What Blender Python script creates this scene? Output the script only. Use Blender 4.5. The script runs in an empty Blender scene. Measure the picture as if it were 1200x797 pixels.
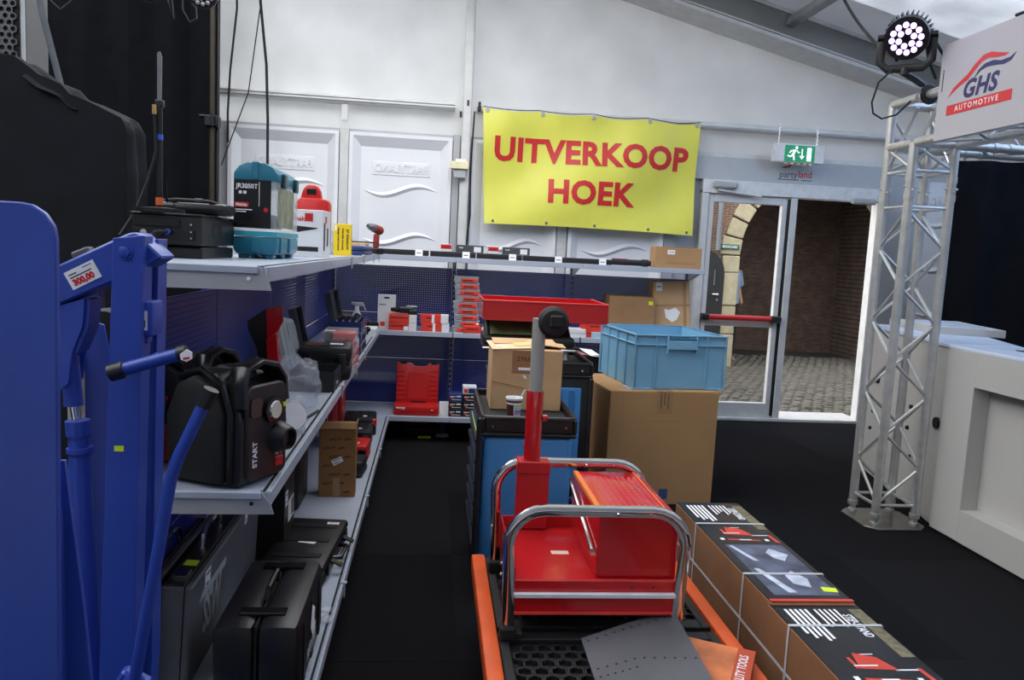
import bpy, bmesh, math, random
from mathutils import Vector, Matrix, Euler, noise
random.seed(7)
SC = bpy.context.scene
COL = SC.collection
PI = math.pi
R = math.radians

# ---------------------------------------------------------------- camera, sky, light, exposure
cd = bpy.data.cameras.new('camera'); cam = bpy.data.objects.new('camera', cd); COL.objects.link(cam)
cd.sensor_width = 36; cd.lens = 913.06 * 36 / 1200; cd.clip_start = .05; cd.clip_end = 200
def aim_camera(pitch, roll, yaw, height):
    cy, sy = math.cos(yaw), math.sin(yaw)
    f = Vector((sy * math.cos(pitch), cy * math.cos(pitch), -math.sin(pitch)))
    r = Vector((cy, -sy, 0)); u = r.cross(f)
    r2 = r * math.cos(roll) + u * math.sin(roll); u2 = -r * math.sin(roll) + u * math.cos(roll)
    m = Matrix((r2, u2, -f)).transposed().to_4x4(); m.translation = (0, 0, height)
    cam.matrix_world = m
aim_camera(.1133007, .0504937, .1036885, 1.5)
SC.camera = cam

world = bpy.data.worlds.new('sky'); SC.world = world; world.use_nodes = True
nt = world.node_tree; bg = nt.nodes['Background']
tc = nt.nodes.new('ShaderNodeTexCoord'); sp = nt.nodes.new('ShaderNodeSeparateXYZ'); rp = nt.nodes.new('ShaderNodeValToRGB')
nt.links.new(tc.outputs['Generated'], sp.inputs[0]); nt.links.new(sp.outputs['Z'], rp.inputs[0]); nt.links.new(rp.outputs[0], bg.inputs[0])
rp.color_ramp.elements[0].color = (.93, .935, .94, 1); rp.color_ramp.elements[1].color = (.90, .94, 1, 1)
bg.inputs[1].default_value = 3.2

def area_light(name, loc, rot, sx, sy, power, color=(1, 1, 1)):
    l = bpy.data.lights.new(name, 'AREA'); l.shape = 'RECTANGLE'; l.size = sx; l.size_y = sy; l.energy = power; l.color = color
    o = bpy.data.objects.new(name, l); COL.objects.link(o); o.location = loc; o.rotation_euler = rot
    return o
area_light('roof_daylight_fill', (-.1, 4.4, 3.7), (0, 0, 0), 2.6, 3.0, 70, (1, .99, .97))  # area lamp added under the roof to strengthen the daylight from above

vs = SC.view_settings
vs.view_transform = 'Standard'; vs.look = 'None'; vs.gamma = 1; vs.use_curve_mapping = False
vs.exposure = .40
SC.cycles.use_denoising = True
SC.cycles.max_bounces = 8; SC.cycles.diffuse_bounces = 4; SC.cycles.glossy_bounces = 4; SC.cycles.transparent_max_bounces = 12
SC.cycles.sample_clamp_indirect = 6

# ---------------------------------------------------------------- materials
def lin(c):
    return tuple(((v / 255) / 12.92 if v / 255 <= .04045 else ((v / 255 + .055) / 1.055) ** 2.4) for v in c)
MATS = {}
def M(name, rgb, rough=.5, metal=0, var=.10, scale=14, bump=.0, bscale=80, emit=0, coat=0, spec=.5, stretch=(1, 1, 1)):
    """procedural paint: a noise varies the colour and the relief"""
    if name in MATS: return MATS[name]
    m = bpy.data.materials.new(name); m.use_nodes = True; n = m.node_tree.nodes; L = m.node_tree.links
    b = n['Principled BSDF']; c = lin(rgb)
    t = n.new('ShaderNodeTexCoord'); mp = n.new('ShaderNodeMapping'); mp.inputs['Scale'].default_value = stretch
    L.new(t.outputs['Object'], mp.inputs[0])
    nz = n.new('ShaderNodeTexNoise'); nz.inputs['Scale'].default_value = scale; nz.inputs['Detail'].default_value = 4
    L.new(mp.outputs[0], nz.inputs['Vector'])
    r = n.new('ShaderNodeValToRGB'); L.new(nz.outputs['Fac'], r.inputs[0])
    r.color_ramp.elements[0].position = .3; r.color_ramp.elements[1].position = .7
    r.color_ramp.elements[0].color = (*[max(0, v * (1 - var)) for v in c], 1)
    r.color_ramp.elements[1].color = (*[min(1, v * (1 + var)) for v in c], 1)
    L.new(r.outputs[0], b.inputs['Base Color'])
    b.inputs['Roughness'].default_value = rough; b.inputs['Metallic'].default_value = metal
    b.inputs['Specular IOR Level'].default_value = spec; b.inputs['Coat Weight'].default_value = coat
    if bump:
        z2 = n.new('ShaderNodeTexNoise'); z2.inputs['Scale'].default_value = bscale; z2.inputs['Detail'].default_value = 5
        L.new(mp.outputs[0], z2.inputs['Vector'])
        bp = n.new('ShaderNodeBump'); bp.inputs['Strength'].default_value = bump; bp.inputs['Distance'].default_value = .01
        L.new(z2.outputs['Fac'], bp.inputs['Height']); L.new(bp.outputs[0], b.inputs['Normal'])
    if emit:
        L.new(r.outputs[0], b.inputs['Emission Color']); b.inputs['Emission Strength'].default_value = emit
    MATS[name] = m
    return m
def clear_mat(name, rgb, alpha, rough=.1):
    m = M(name, rgb, rough); m.node_tree.nodes['Principled BSDF'].inputs['Alpha'].default_value = alpha
    return m
def perforated(name, rgb, axis, pitch, hole):
    """painted sheet with a grid of real see-through holes"""
    m = M(name, rgb, .38, 0, .08, 3); n = m.node_tree.nodes; L = m.node_tree.links
    t = [x for x in n if x.type == 'TEX_COORD'][0]; s = n.new('ShaderNodeSeparateXYZ'); L.new(t.outputs['Object'], s.inputs[0])
    def mt(op, a, b=None, v=None):
        q = n.new('ShaderNodeMath'); q.operation = op; L.new(a, q.inputs[0])
        if b is not None: L.new(b, q.inputs[1])
        if v is not None: q.inputs[1].default_value = v
        return q.outputs[0]
    def cell(o): 
        f = mt('FRACT', mt('DIVIDE', o, v=pitch)); f = mt('SUBTRACT', f, v=.5); return mt('MULTIPLY', f, f)
    d = mt('ADD', cell(s.outputs['X' if axis == 'x' else 'Y']), cell(s.outputs['Z']))
    g = mt('GREATER_THAN', d, v=(hole / pitch) ** 2)
    L.new(g, n['Principled BSDF'].inputs['Alpha'])
    return m
def canvas(name, rgb, through, var=.1):
    """tent skin: part of the daylight falls through it"""
    m = M(name, rgb, .6, 0, var, 2.5, .12, 9); n = m.node_tree.nodes; L = m.node_tree.links
    tr = n.new('ShaderNodeBsdfTranslucent'); mx = n.new('ShaderNodeMixShader'); mx.inputs[0].default_value = through
    r = [x for x in n if x.type == 'VALTORGB'][0]; L.new(r.outputs[0], tr.inputs[0])
    L.new(n['Principled BSDF'].outputs[0], mx.inputs[1]); L.new(tr.outputs[0], mx.inputs[2])
    L.new(mx.outputs[0], n['Material Output'].inputs[0])
    return m
def brick_mat(name, c1, c2, mortar, scale, rough=.85):
    m = M(name, (128, 128, 128), rough); n = m.node_tree.nodes; L = m.node_tree.links
    b = n.new('ShaderNodeTexBrick'); b.inputs['Color1'].default_value = (*lin(c1), 1); b.inputs['Color2'].default_value = (*lin(c2), 1)
    b.inputs['Mortar'].default_value = (*lin(mortar), 1); b.inputs['Scale'].default_value = scale; b.inputs['Mortar Size'].default_value = .012
    b.inputs['Brick Width'].default_value = .5; b.inputs['Row Height'].default_value = .16; b.inputs['Bias'].default_value = -.2
    t = [x for x in n if x.type == 'TEX_COORD'][0]; mp = n.new('ShaderNodeMapping'); mp.inputs['Rotation'].default_value = (R(90), 0, 0)
    L.new(t.outputs['Object'], mp.inputs[0]); L.new(mp.outputs[0], b.inputs['Vector'])
    nz = n.new('ShaderNodeTexNoise'); nz.inputs['Scale'].default_value = 5; L.new(t.outputs['Object'], nz.inputs['Vector'])
    mx = n.new('ShaderNodeMixRGB'); mx.blend_type = 'OVERLAY'; mx.inputs[0].default_value = .6
    L.new(b.outputs['Color'], mx.inputs[1]); L.new(nz.outputs['Fac'], mx.inputs[2]); L.new(mx.outputs[0], n['Principled BSDF'].inputs['Base Color'])
    bp = n.new('ShaderNodeBump'); bp.inputs['Strength'].default_value = .5; bp.inputs['Distance'].default_value = .02; bp.invert = True
    L.new(b.outputs['Fac'], bp.inputs['Height']); L.new(bp.outputs[0], n['Principled BSDF'].inputs['Normal'])
    return m

WHITE_PVC = canvas('white tent skin', (222, 223, 223), .36, .06)
ROOF_SKIN = canvas('mottled roof skin', (214, 216, 220), .55, .14)
PANEL_W = M('white moulded panel', (232, 233, 236), .45, 0, .03, 3)
STRIP_G = M('grey aluminium strip', (176, 178, 182), .5, .3, .06, 6)
ALU = M('tent aluminium', (212, 212, 210), .45, .15, .08, 9, .03, 60)
RAFTER = M('dull rafter aluminium', (142, 142, 140), .55, .25, .14, 5, .05, 20, stretch=(.4, 1, 1))
CHROME = M('chrome', (214, 214, 214), .12, 1, .04, 20)
TRUSS = M('truss aluminium', (206, 206, 204), .34, .7, .1, 20, .04, 60)
SHELF = M('grey shelf enamel', (176, 184, 198), .28, 0, .05, 6)
SHELF_E = M('grey shelf end', (176, 178, 180), .4, .1, .05, 8)
PERF_X = perforated('blue perforated sheet', (26, 44, 132), 'x', .0185, .0024)
PERF_Y = perforated('blue punched sheet', (30, 48, 130), 'y', .0185, .0034)
BLUE_P = M('blue post enamel', (24, 36, 104), .35)
CARPET_A = M('black carpet', (23, 23, 26), .97, 0, .35, 260, .6, 420, spec=.1)
CARPET_B = M('charcoal carpet', (28, 28, 31), .97, 0, .35, 260, .6, 420, spec=.1)
KRAFT = M('kraft cardboard', (176, 136, 92), .8, 0, .07, 6, .06, 40)
KRAFT_L = M('light kraft cardboard', (196, 158, 116), .8, 0, .12, 5, .08, 30)
KRAFT_D = M('old kraft cardboard', (156, 120, 84), .82, 0, .14, 5, .08, 30)
TAPE = M('packing tape', (168, 132, 92), .25, 0, .05, 10)
RED = M('red enamel', (186, 22, 28), .24, 0, .05, 5, coat=.5)
RED_P = M('red plastic', (196, 30, 30), .4, 0, .05, 9)
RED_BOX = M('red printed card', (222, 62, 48), .45, 0, .06, 9)
ORANGE = M('orange enamel', (226, 92, 34), .38, 0, .1, 7, .03, 60)
LBLUE = M('light blue crate plastic', (122, 174, 204), .42, 0, .05, 6, .02, 60)
TBLUE = M('trolley blue enamel', (66, 138, 200), .36, 0, .05, 5, .02, 120)
TBLUE_D = M('trolley dark blue', (30, 60, 104), .4)
CBLUE = M('crane blue enamel', (44, 72, 164), .36, 0, .08, 6, .02, 30)
BLACK = M('black plastic', (26, 26, 28), .42, 0, .12, 20, .03, 140)
BLACK_G = M('glossy black plastic', (20, 20, 22), .22, 0, .1, 12)
BLACK_M = M('matt black', (14, 14, 15), .8, 0, .15, 20)
RUBBER = M('black rubber', (24, 24, 25), .7, 0, .12, 30, .05, 100)
CLOTH_B = M('black molton cloth', (17, 18, 22), .95, 0, .2, 9, .1, 60, spec=.1)
COVER_B = M('black cover cloth', (30, 31, 36), .9, 0, .15, 6, .25, 12, spec=.2)
GREY_C = M('grey leatherette', (92, 92, 98), .5, 0, .06, 14, .05, 200)
GREY_D = M('dark grey plate', (86, 86, 90), .55, 0, .08, 12, .15, 160)
GREY_L = M('light grey plastic', (176, 180, 182), .5, 0, .06, 12)
PAPER = M('white paper', (238, 238, 240), .7, 0, .02, 20)
CARD_W = M('white card', (226, 226, 228), .55, 0, .03, 12)
INK = M('black print', (22, 22, 24), .6)
INK_R = M('red print', (206, 38, 36), .55)
INK_B = M('navy print', (40, 42, 96), .55)
YELLOW_S = M('yellow green sticker', (214, 236, 40), .6, 0, .03)
YELLOW_B = M('yellow box card', (238, 206, 24), .5, 0, .04)
BANNER = M('yellow banner vinyl', (228, 226, 92), .42, 0, .04, 4, .03, 30)
BANNER_R = M('banner red ink', (208, 44, 48), .42, 0, .04, 5)
SIGNW = M('white sign board', (180, 178, 184), .4, 0, .02, 3)
COUNTER = M('white counter paint', (186, 184, 180), .42, 0, .03, 3, .02, 40)
COUNTER_T = M('counter top', (206, 216, 232), .25, 0, .04, 3)
GREEN = M('exit green', (26, 140, 92), .4, emit=.35)
EXITW = M('exit white', (240, 246, 240), .4, emit=.5)
GLASS = clear_mat('window glass', (20, 24, 26), .12, .03)
CLEAR = clear_mat('clear plastic', (214, 220, 226), .34, .12)
BAGF = clear_mat('plastic bag film', (214, 220, 232), .22, .08)
TEAL = M('teal moulded plastic', (38, 118, 142), .38, 0, .06, 8)
TEAL_L = M('bright teal print', (48, 164, 180), .4, 0, .05, 8)
NAVY = M('navy plastic', (34, 54, 112), .4, 0, .06, 10)
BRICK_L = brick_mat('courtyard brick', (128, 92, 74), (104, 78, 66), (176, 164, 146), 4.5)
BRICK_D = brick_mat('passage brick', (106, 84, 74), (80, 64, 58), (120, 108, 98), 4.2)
STONE = M('pale arch stone', (186, 176, 146), .9, 0, .14, 9, .6, 22)
COBBLE = M('cobble stone', (104, 100, 92), .85, 0, .25, 6, .3, 40)
SETTS = M('cobble joints', (62, 60, 55), .95, 0, .2, 20)
OLIVE = M('olive screen', (134, 138, 96), .3, 0, .06, 10)
LED = M('lit lamp lens', (206, 178, 255), .3, emit=2.2)
LED_OFF = M('unlit lamp lens', (150, 150, 156), .15, .3)
GREY_CAB = M('grey cabinet paint', (86, 87, 90), .5, 0, .06, 8, .03, 40)
SKIN = M('skin', (196, 150, 124), .6)

# ---------------------------------------------------------------- mesh building
class B:
    def __init__(s): s.m = bmesh.new()
    def _bev(s, vs_, w, seg=1, sel=None):
        if w > 0:
            es = {e for v in vs_ for e in v.link_edges}
            if sel: es = {e for e in es if sel(e)}
            bmesh.ops.bevel(s.m, geom=list(es), offset=w, offset_type='OFFSET', segments=seg, profile=.5, affect='EDGES', clamp_overlap=True)
    def box(s, x0, x1, y0, y1, z0, z1, bev=0, seg=1, mat=None):
        r = bmesh.ops.create_cube(s.m, size=1)['verts']
        for v in r:
            v.co = Vector(((x0 + x1) / 2 + v.co.x * (x1 - x0), (y0 + y1) / 2 + v.co.y * (y1 - y0), (z0 + z1) / 2 + v.co.z * (z1 - z0)))
            if mat: v.co = mat @ v.co
        s._bev(r, bev, seg); return s
    def rbox(s, c, size, rot=(0, 0, 0), bev=0, seg=1):
        m = Matrix.Translation(c) @ Euler(rot).to_matrix().to_4x4(); a = [q / 2 for q in size]
        return s.box(-a[0], a[0], -a[1], a[1], -a[2], a[2], bev, seg, m)
    def cyl(s, p0, p1, r, r2=None, n=14):
        p0 = Vector(p0); p1 = Vector(p1); d = p1 - p0
        m = Matrix.Translation((p0 + p1) / 2) @ d.to_track_quat('Z', 'Y').to_matrix().to_4x4()
        bmesh.ops.create_cone(s.m, cap_ends=True, segments=n, radius1=r, radius2=r if r2 is None else r2, depth=d.length, matrix=m); return s
    def ball(s, c, r, sc=(1, 1, 1), u=12, v=8):
        bmesh.ops.create_uvsphere(s.m, u_segments=u, v_segments=v, radius=r, matrix=Matrix.Translation(c) @ Matrix.Diagonal((*sc, 1))); return s
    def tube(s, pts, r, n=8, closed=False, ry=None):
        P = [Vector(p) for p in pts]; k = len(P); ry = ry or r
        T = []
        for i in range(k):
            a = P[(i - 1) % k] if (closed or i > 0) else P[i]; b = P[(i + 1) % k] if (closed or i < k - 1) else P[i]
            T.append((b - a).normalized())
        ref = Vector((0, 0, 1)) if abs(T[0].z) < .9 else Vector((0, 1, 0))
        nrm = (ref - T[0] * ref.dot(T[0])).normalized(); rings = []
        for i in range(k):
            nrm = (nrm - T[i] * nrm.dot(T[i])).normalized(); bi = T[i].cross(nrm)
            rings.append([s.m.verts.new(P[i] + nrm * r * math.cos(2 * PI * j / n) + bi * ry * math.sin(2 * PI * j / n)) for j in range(n)])
        for i in range(k if closed else k - 1):
            a, b = rings[i], rings[(i + 1) % k]
            for j in range(n): s.m.faces.new((a[j], a[(j + 1) % n], b[(j + 1) % n], b[j]))
        if not closed: s.m.faces.new(rings[0][::-1]); s.m.faces.new(rings[-1])
        return s
    def lathe(s, prof, c=(0, 0, 0), n=20, axis='z'):
        c = Vector(c); rings = []
        for (r, z) in prof:
            ring = []
            for j in range(n):
                a = 2 * PI * j / n; p = (r * math.cos(a), r * math.sin(a), z)
                if axis == 'y': p = (p[0], -p[2], p[1])
                if axis == 'x': p = (p[2], p[0], p[1])
                ring.append(s.m.verts.new(c + Vector(p)))
            rings.append(ring)
        for a, b in zip(rings, rings[1:]):
            for j in range(n): s.m.faces.new((a[j], a[(j + 1) % n], b[(j + 1) % n], b[j]))
        s.m.faces.new(rings[0][::-1]); s.m.faces.new(rings[-1]); return s
    def prism(s, poly, axis, a0, a1, bev=0, seg=1):
        """poly: (u,v) outline; axis x: (y,z), axis y: (x,z), axis z: (x,y)"""
        def P(u, v, a): return {'x': (a, u, v), 'y': (u, a, v), 'z': (u, v, a)}[axis]
        A = [s.m.verts.new(P(u, v, a0)) for u, v in poly]; Bv = [s.m.verts.new(P(u, v, a1)) for u, v in poly]; k = len(poly)
        fs = [s.m.faces.new(A[::-1]), s.m.faces.new(Bv)]
        for i in range(k): fs.append(s.m.faces.new((A[i], A[(i + 1) % k], Bv[(i + 1) % k], Bv[i])))
        bmesh.ops.recalc_face_normals(s.m, faces=fs)
        if bev: s._bev(A + Bv, bev, seg)
        return s
    def tray(s, x0, x1, y0, y1, z0, z1, t, bev=0):
        """open box: floor and four walls"""
        for a in ((x0, x1, y0, y1, z0, z0 + t), (x0, x0 + t, y0, y1, z0 + t, z1), (x1 - t, x1, y0, y1, z0 + t, z1),
                  (x0 + t, x1 - t, y0, y0 + t, z0 + t, z1), (x0 + t, x1 - t, y1 - t, y1, z0 + t, z1)): s.box(*a, bev)
        return s
    def grid(s, f, nu, nv, thick=None):
        V = [[s.m.verts.new(f(i / nu, j / nv)) for j in range(nv + 1)] for i in range(nu + 1)]
        fs = [s.m.faces.new((V[i][j], V[i + 1][j], V[i + 1][j + 1], V[i][j + 1])) for i in range(nu) for j in range(nv)]
        if thick:
            bmesh.ops.recalc_face_normals(s.m, faces=fs)
            bmesh.ops.solidify(s.m, geom=fs, thickness=thick)
        return s
    def xf(s, m):
        bmesh.ops.transform(s.m, matrix=m, verts=s.m.verts); return s
    def mesh(s, name, mat, ang=35):
        me = bpy.data.meshes.new(name); bmesh.ops.recalc_face_normals(s.m, faces=s.m.faces); s.m.to_mesh(me); s.m.free()
        me.materials.append(mat); me.polygons.foreach_set('use_smooth', [True] * len(me.polygons))
        me.set_sharp_from_angle(angle=R(ang)); return me
def place(name, me, parent=None, loc=(0, 0, 0), rot=(0, 0, 0), label=None, kind=None):
    o = bpy.data.objects.new(name, me); COL.objects.link(o); o.location = loc; o.rotation_euler = rot
    if parent: o.parent = parent
    if label: o['label'] = label
    if kind: o['kind'] = kind
    return o
def part(name, b, mat, parent=None, loc=(0, 0, 0), rot=(0, 0, 0), label=None, kind=None, ang=35):
    return place(name, b.mesh(name, mat, ang), parent, loc, rot, label, kind)
def struct(name, b, mat, parent=None, label=None):
    return part(name, b, mat, parent, kind=None if parent else 'structure', label=label)
def tag(o, label, cat, group=None):
    o['label'] = label; o['category'] = cat
    if group: o['group'] = group
    return o
def thing(name, label, cat, loc=(0, 0, 0), rz=0, group=None, rot=None):
    o = bpy.data.objects.new(name, None); COL.objects.link(o); o.location = loc; o.rotation_euler = rot or (0, 0, rz)
    o.empty_display_size = .05
    return tag(o, label, cat, group)
def copy_tree(o, parent=None):
    c = o.copy(); COL.objects.link(c); c.parent = parent
    for ch in o.children: copy_tree(ch, c)
    return c
def text(s, size, mat, parent, loc, rot=(R(90), 0, 0), bold=0, ext=.0006, sx=1, shear=0, align='CENTER', name='lettering', spacing=1, mirror=False, lead=1):
    c = bpy.data.curves.new('t', 'FONT'); c.body = s; c.size = size; c.offset = bold; c.extrude = ext; c.shear = shear
    c.align_x = align; c.align_y = 'CENTER'; c.space_character = spacing; c.space_line = lead; c.resolution_u = 3
    o = bpy.data.objects.new('t', c); me = bpy.data.meshes.new_from_object(o)
    bpy.data.objects.remove(o); bpy.data.curves.remove(c)
    me.transform(Matrix.Diagonal((-sx if mirror else sx, 1, 1, 1)))
    if mirror: me.flip_normals()
    me.materials.clear(); me.materials.append(mat); me.name = name
    return place(name, me, parent, loc, rot)
def arc(cx, cz, r, a0, a1, n, rz=None):
    rz = rz or r
    return [(cx + r * math.cos(R(a0 + (a1 - a0) * i / n)), cz + rz * math.sin(R(a0 + (a1 - a0) * i / n))) for i in range(n + 1)]
def rrect(x0, x1, z0, z1, r, n=4):
    return arc(x1 - r, z1 - r, r, 0, 90, n) + arc(x0 + r, z1 - r, r, 90, 180, n) + arc(x0 + r, z0 + r, r, 180, 270, n) + arc(x1 - r, z0 + r, r, 270, 360, n)
def sag(p0, p1, d, n=10):
    p0 = Vector(p0); p1 = Vector(p1)
    return [p0.lerp(p1, i / n) - Vector((0, 0, d * 4 * (i / n) * (1 - i / n))) for i in range(n + 1)]
def sticker(parent, loc, w, h, mat=PAPER, rot=(0, 0, 0), name='price_label', lines=2):
    """small paper label lying in its local xy plane, with rows of print"""
    o = part(name, B().box(-w / 2, w / 2, -h / 2, h / 2, 0, .0008), mat, parent, loc, rot)
    if lines:
        b = B()
        for i in range(lines):
            y = h * (.28 - .5 * i / max(1, lines - 1) if lines > 1 else 0)
            b.box(-w * .36, w * (.36 - .2 * (i % 2)), y - h * .05, y + h * .05, .0008, .0012)
        part('print', b, INK, o)
    return o
UP = (0, 0, 0); FRONT = (R(90), 0, 0); SIDE = (R(90), 0, R(90))   # lying, facing the camera, facing the aisle
# ================================================================ SETTING
YW = 7.14                                        # inner face of the gable wall
def roof_z(x): return 4.19 - .243 * x            # underside line of the rafter
# --- floor of carpet tiles
fl = struct('floor', B().box(-6, 7.2, -2, YW + .1, -.06, -.006), BLACK_M)
tiles = [B().box(.0, .9985, .0, .9985, -.006, 0).mesh('carpet_tile', m) for m in (CARPET_A, CARPET_B)]
for i in range(-2, 7):
    for j in range(1, 8):
        if j == 7:
            continue
        o = place('carpet_tile', tiles[(i * 7 + j * 3 + (i * j) % 3) % 2], fl, (i + .14, j - .3, 0)); o.scale.y = 1
part('carpet_strip', B().box(-2, 6, 6.7, YW + .02, -.006, 0), CARPET_A, fl)

# --- gable wall: canvas above, moulded panels below, with the door opening left free
wb = struct('wall_back', B().prism([(-6, 2.46), (6.6, 2.46), (6.6, roof_z(6.6) + .2), (-1.9, roof_z(-1.9) + .2), (-6, roof_z(-1.9) - .8)], 'y', YW + .02, YW + .035), WHITE_PVC)
part('panel_backing', B().box(-6, 2.45, YW + .005, YW + .02, 0, 2.5).box(4.22, 6.6, YW + .005, YW + .02, 0, 2.5), STRIP_G, wb)
def wave(b, x0, x1, z, amp, th, y):
    n = 16; V = []
    for i in range(n + 1):
        t = i / n; x = x0 + (x1 - x0) * t; zc = z - amp * math.sin(2 * PI * t); w = th * math.sin(PI * t) ** .7 + .001
        V.append([b.m.verts.new(p) for p in ((x, y, zc - w), (x, y - w * .75, zc - w * .1), (x, y, zc + w))])
    for a, c in zip(V, V[1:]):
        for k in (0, 1): b.m.faces.new((a[k], c[k], c[k + 1], a[k + 1]))
def moulded_panel(x0, x1):
    zt, zb, d = 2.47, .25, .055
    yf, yi = YW - .065, YW - .065 + d
    xi0, xi1, zi = x0 + .10, x1 - .10, zt - .115
    b = B(); O = [(x0, zb), (x1, zb), (x1, zt), (x0, zt)]; E = [(x0 + .03, zb + .03), (x1 - .03, zb + .03), (x1 - .03, zt - .03), (x0 + .03, zt - .03)]
    I = [(xi0, zb + .1), (xi1, zb + .1), (xi1, zi), (xi0, zi)]
    v = [[b.m.verts.new((x, y, z)) for x, z in L] for L, y in ((O, YW + .004), (O, yf), (E, yf), (I, yi))]
    for r0, r1 in zip(v, v[1:]):
        for i in range(4): b.m.faces.new((r0[i], r0[(i + 1) % 4], r1[(i + 1) % 4], r1[i]))
    b.m.faces.new(v[3])
    p = part('wall_panel', b, PANEL_W, wb, ang=12)
    w = B()
    for k in range(5): wave(w, xi0 + .02, xi1 - .01, 1.985 - .43 * k, .045, .032, yi + .001)
    part('wave_relief', w, PANEL_W, p)
    xm = (x0 + x1) / 2 + .005; f = B().box(xm - .255, xm + .255, yi - .006, yi + .001, 2.115, 2.235, .003)
    part('name_plate', f, PANEL_W, p)
    text('PARTYLAND', .098, PANEL_W, p, (xm, yi - .006, 2.175), FRONT, .003, .007, .80, mirror=True, spacing=1.08)
for a, c in ((-5.6, -4.66), (-4.6, -3.66), (-3.72 + .0, -2.79), (-2.72, -1.9), (-1.81, -.87), (-.78, .12), (.30, 1.09), (1.20, 2.09), (4.46, 5.36), (5.44, 6.3)):
    if a > -3.9 or True: moulded_panel(a, c)
# rails, posts and strips of the tent frame
def trim(i, b, mat=ALU, label=None):
    return struct('trim_%d' % i, b, mat, None)
trim(1, B().box(-1.9, .13, YW - .10, YW + .02, 2.705, 2.765, .006).box(-1.9, .13, YW - .115, YW - .1, 2.72, 2.735).box(-1.9, .13, YW - .115, YW - .1, 2.745, 2.75))
trim(2, B().box(.32, 4.5, YW - .10, YW + .02, 2.70, 2.755, .006).box(.32, 4.5, YW - .112, YW - .1, 2.715, 2.73))
trim(3, B().box(.195, .275, YW - .13, YW - .05, 0, 4.05, .008).box(.215, .255, YW - .137, YW - .13, 0, 4.05))
trim(4, B().box(-.865, -.785, YW - .05, YW, 0, 2.5, .004).box(-.85, -.80, YW - .075, YW - .05, 2.56, 2.70))
trim(5, B().box(1.10, 1.19, YW - .05, YW, 0, 2.5, .004))
trim(6, B().box(2.10, 2.2, YW - .05, YW, 0, 2.5, .004).box(.125, .19, YW - .05, YW, 0, 2.5, .004), STRIP_G)
trim(7, B().box(4.2, 4.44, YW - .04, YW + .01, 0, 2.5, .004), STRIP_G)
trim(8, B().box(2.2, 4.5, YW - .015, YW, 2.46, 2.50))
# rafter along the gable and the roof skin
ang = math.atan(.243); L0 = 11.5
def along(o):
    o.location = (0, 0, 4.19); o.rotation_euler = (0, ang, 0); return o
rf = along(struct('trim_9', B().box(-2, 9, 6.86, 7.12, .0, .27, .006), RAFTER))
part('flange', B().box(-2, 9, 6.78, 7.14, -.035, 0, .004), ALU, rf)
part('keder_rail', B().box(-2, 9, 6.84, 6.86, .225, .26, .003).box(-2, 9, 6.845, 6.86, .03, .045), ALU, rf)
ce = along(struct('ceiling', B().box(-2, 9, 6.3, 6.88, .262, .268), canvas('roof edge skin', (206, 208, 212), .25, .05)))
part('roof_skin', B().box(-2, 9, 5.35, 6.3, .262, .268), ROOF_SKIN, ce)
part('roof_window', B().box(3.55, 9, 2.2, 5.35, .262, .268), canvas('clear roof foil', (206, 224, 246), .92, .03), ce)
part('roof_skin', B().box(-2, 3.55, -2, 5.35, .262, .268).box(3.55, 9, -2, 2.2, .262, .268), ROOF_SKIN, ce)
part('purlin', B().box(3.04, 3.12, .5, 6.86, .12, .20, .008), M('purlin grey', (150, 152, 156), .5, .3), ce)
# --- the rest of the tent, behind and beside the camera
struct('wall_front', B().box(-6, 7.2, -2.2, -2.17, 0, 5.4), canvas('dull tent side', (170, 172, 176), .12, .05))
struct('wall_left', B().box(-6.03, -6, -2.2, YW, 0, 5), M('black molton wall', (22, 22, 24), .9))
struct('wall_right', B().box(7.2, 7.23, -2.2, YW, 0, 4), canvas('dull tent side', (170, 172, 176), .12, .05))
# --- exit door with its frame
dr = struct('door_1', B().box(2.43, 2.50, YW - .06, YW + .05, 0, 2.16, .005).box(4.14, 4.20, YW - .06, YW + .05, 0, 2.16, .005), ALU)
part('door_header', B().box(2.43, 4.20, YW - .07, YW + .05, 2.125, 2.25, .006), M('white door enamel', (222, 224, 226), .4), dr)
fasc = part('door_fascia', B().box(2.2, 4.22, YW - .05, YW + .04, 2.25, 2.46, .003), M('fascia grey', (186, 190, 194), .45, 0, .03), dr)
part('threshold', B().box(2.43, 4.2, YW - .08, YW + .3, 0, .03, .004), ALU, dr)
part('centre_post', B().box(3.29, 3.355, YW - .06, YW + .04, .03, 2.125, .006), ALU, dr)
text('party', .088, M('logo grey', (112, 112, 116), .5), fasc, (3.24, YW - .051, 2.335), FRONT, .001, sx=.95)
text('land', .088, INK_R, fasc, (3.402, YW - .051, 2.342), FRONT, .001, sx=.95)
part('logo_swoosh', B().prism([(3.16, 2.40), (3.24, 2.42), (3.27, 2.455), (3.25, 2.405), (3.20, 2.395)], 'y', YW - .053, YW - .05), M('logo dark red', (140, 30, 44), .5), fasc)
part('logo_underline', B().box(3.14, 3.34, YW - .052, YW - .05, 2.287, 2.293).box(3.37, 3.47, YW - .052, YW - .05, 2.287, 2.293), INK, fasc)
lf = part('door_leaf', B().box(2.505, 2.555, YW - .04, YW + .02, .03, 2.12, .004).box(3.215, 3.28, YW - .04, YW + .02, .03, 2.12, .004)
          .box(2.555, 3.215, YW - .04, YW + .02, 2.05, 2.12, .004).box(2.555, 3.215, YW - .04, YW + .02, .03, .17, .004).box(2.555, 3.215, YW - .04, YW + .02, .90, .98, .004), ALU, dr)
part('glass_pane', B().box(2.555, 3.215, YW - .012, YW - .006, .98, 2.05), GLASS, lf)
part('glass_pane', B().box(2.555, 3.215, YW - .012, YW - .006, .17, .90), GLASS, lf)
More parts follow.
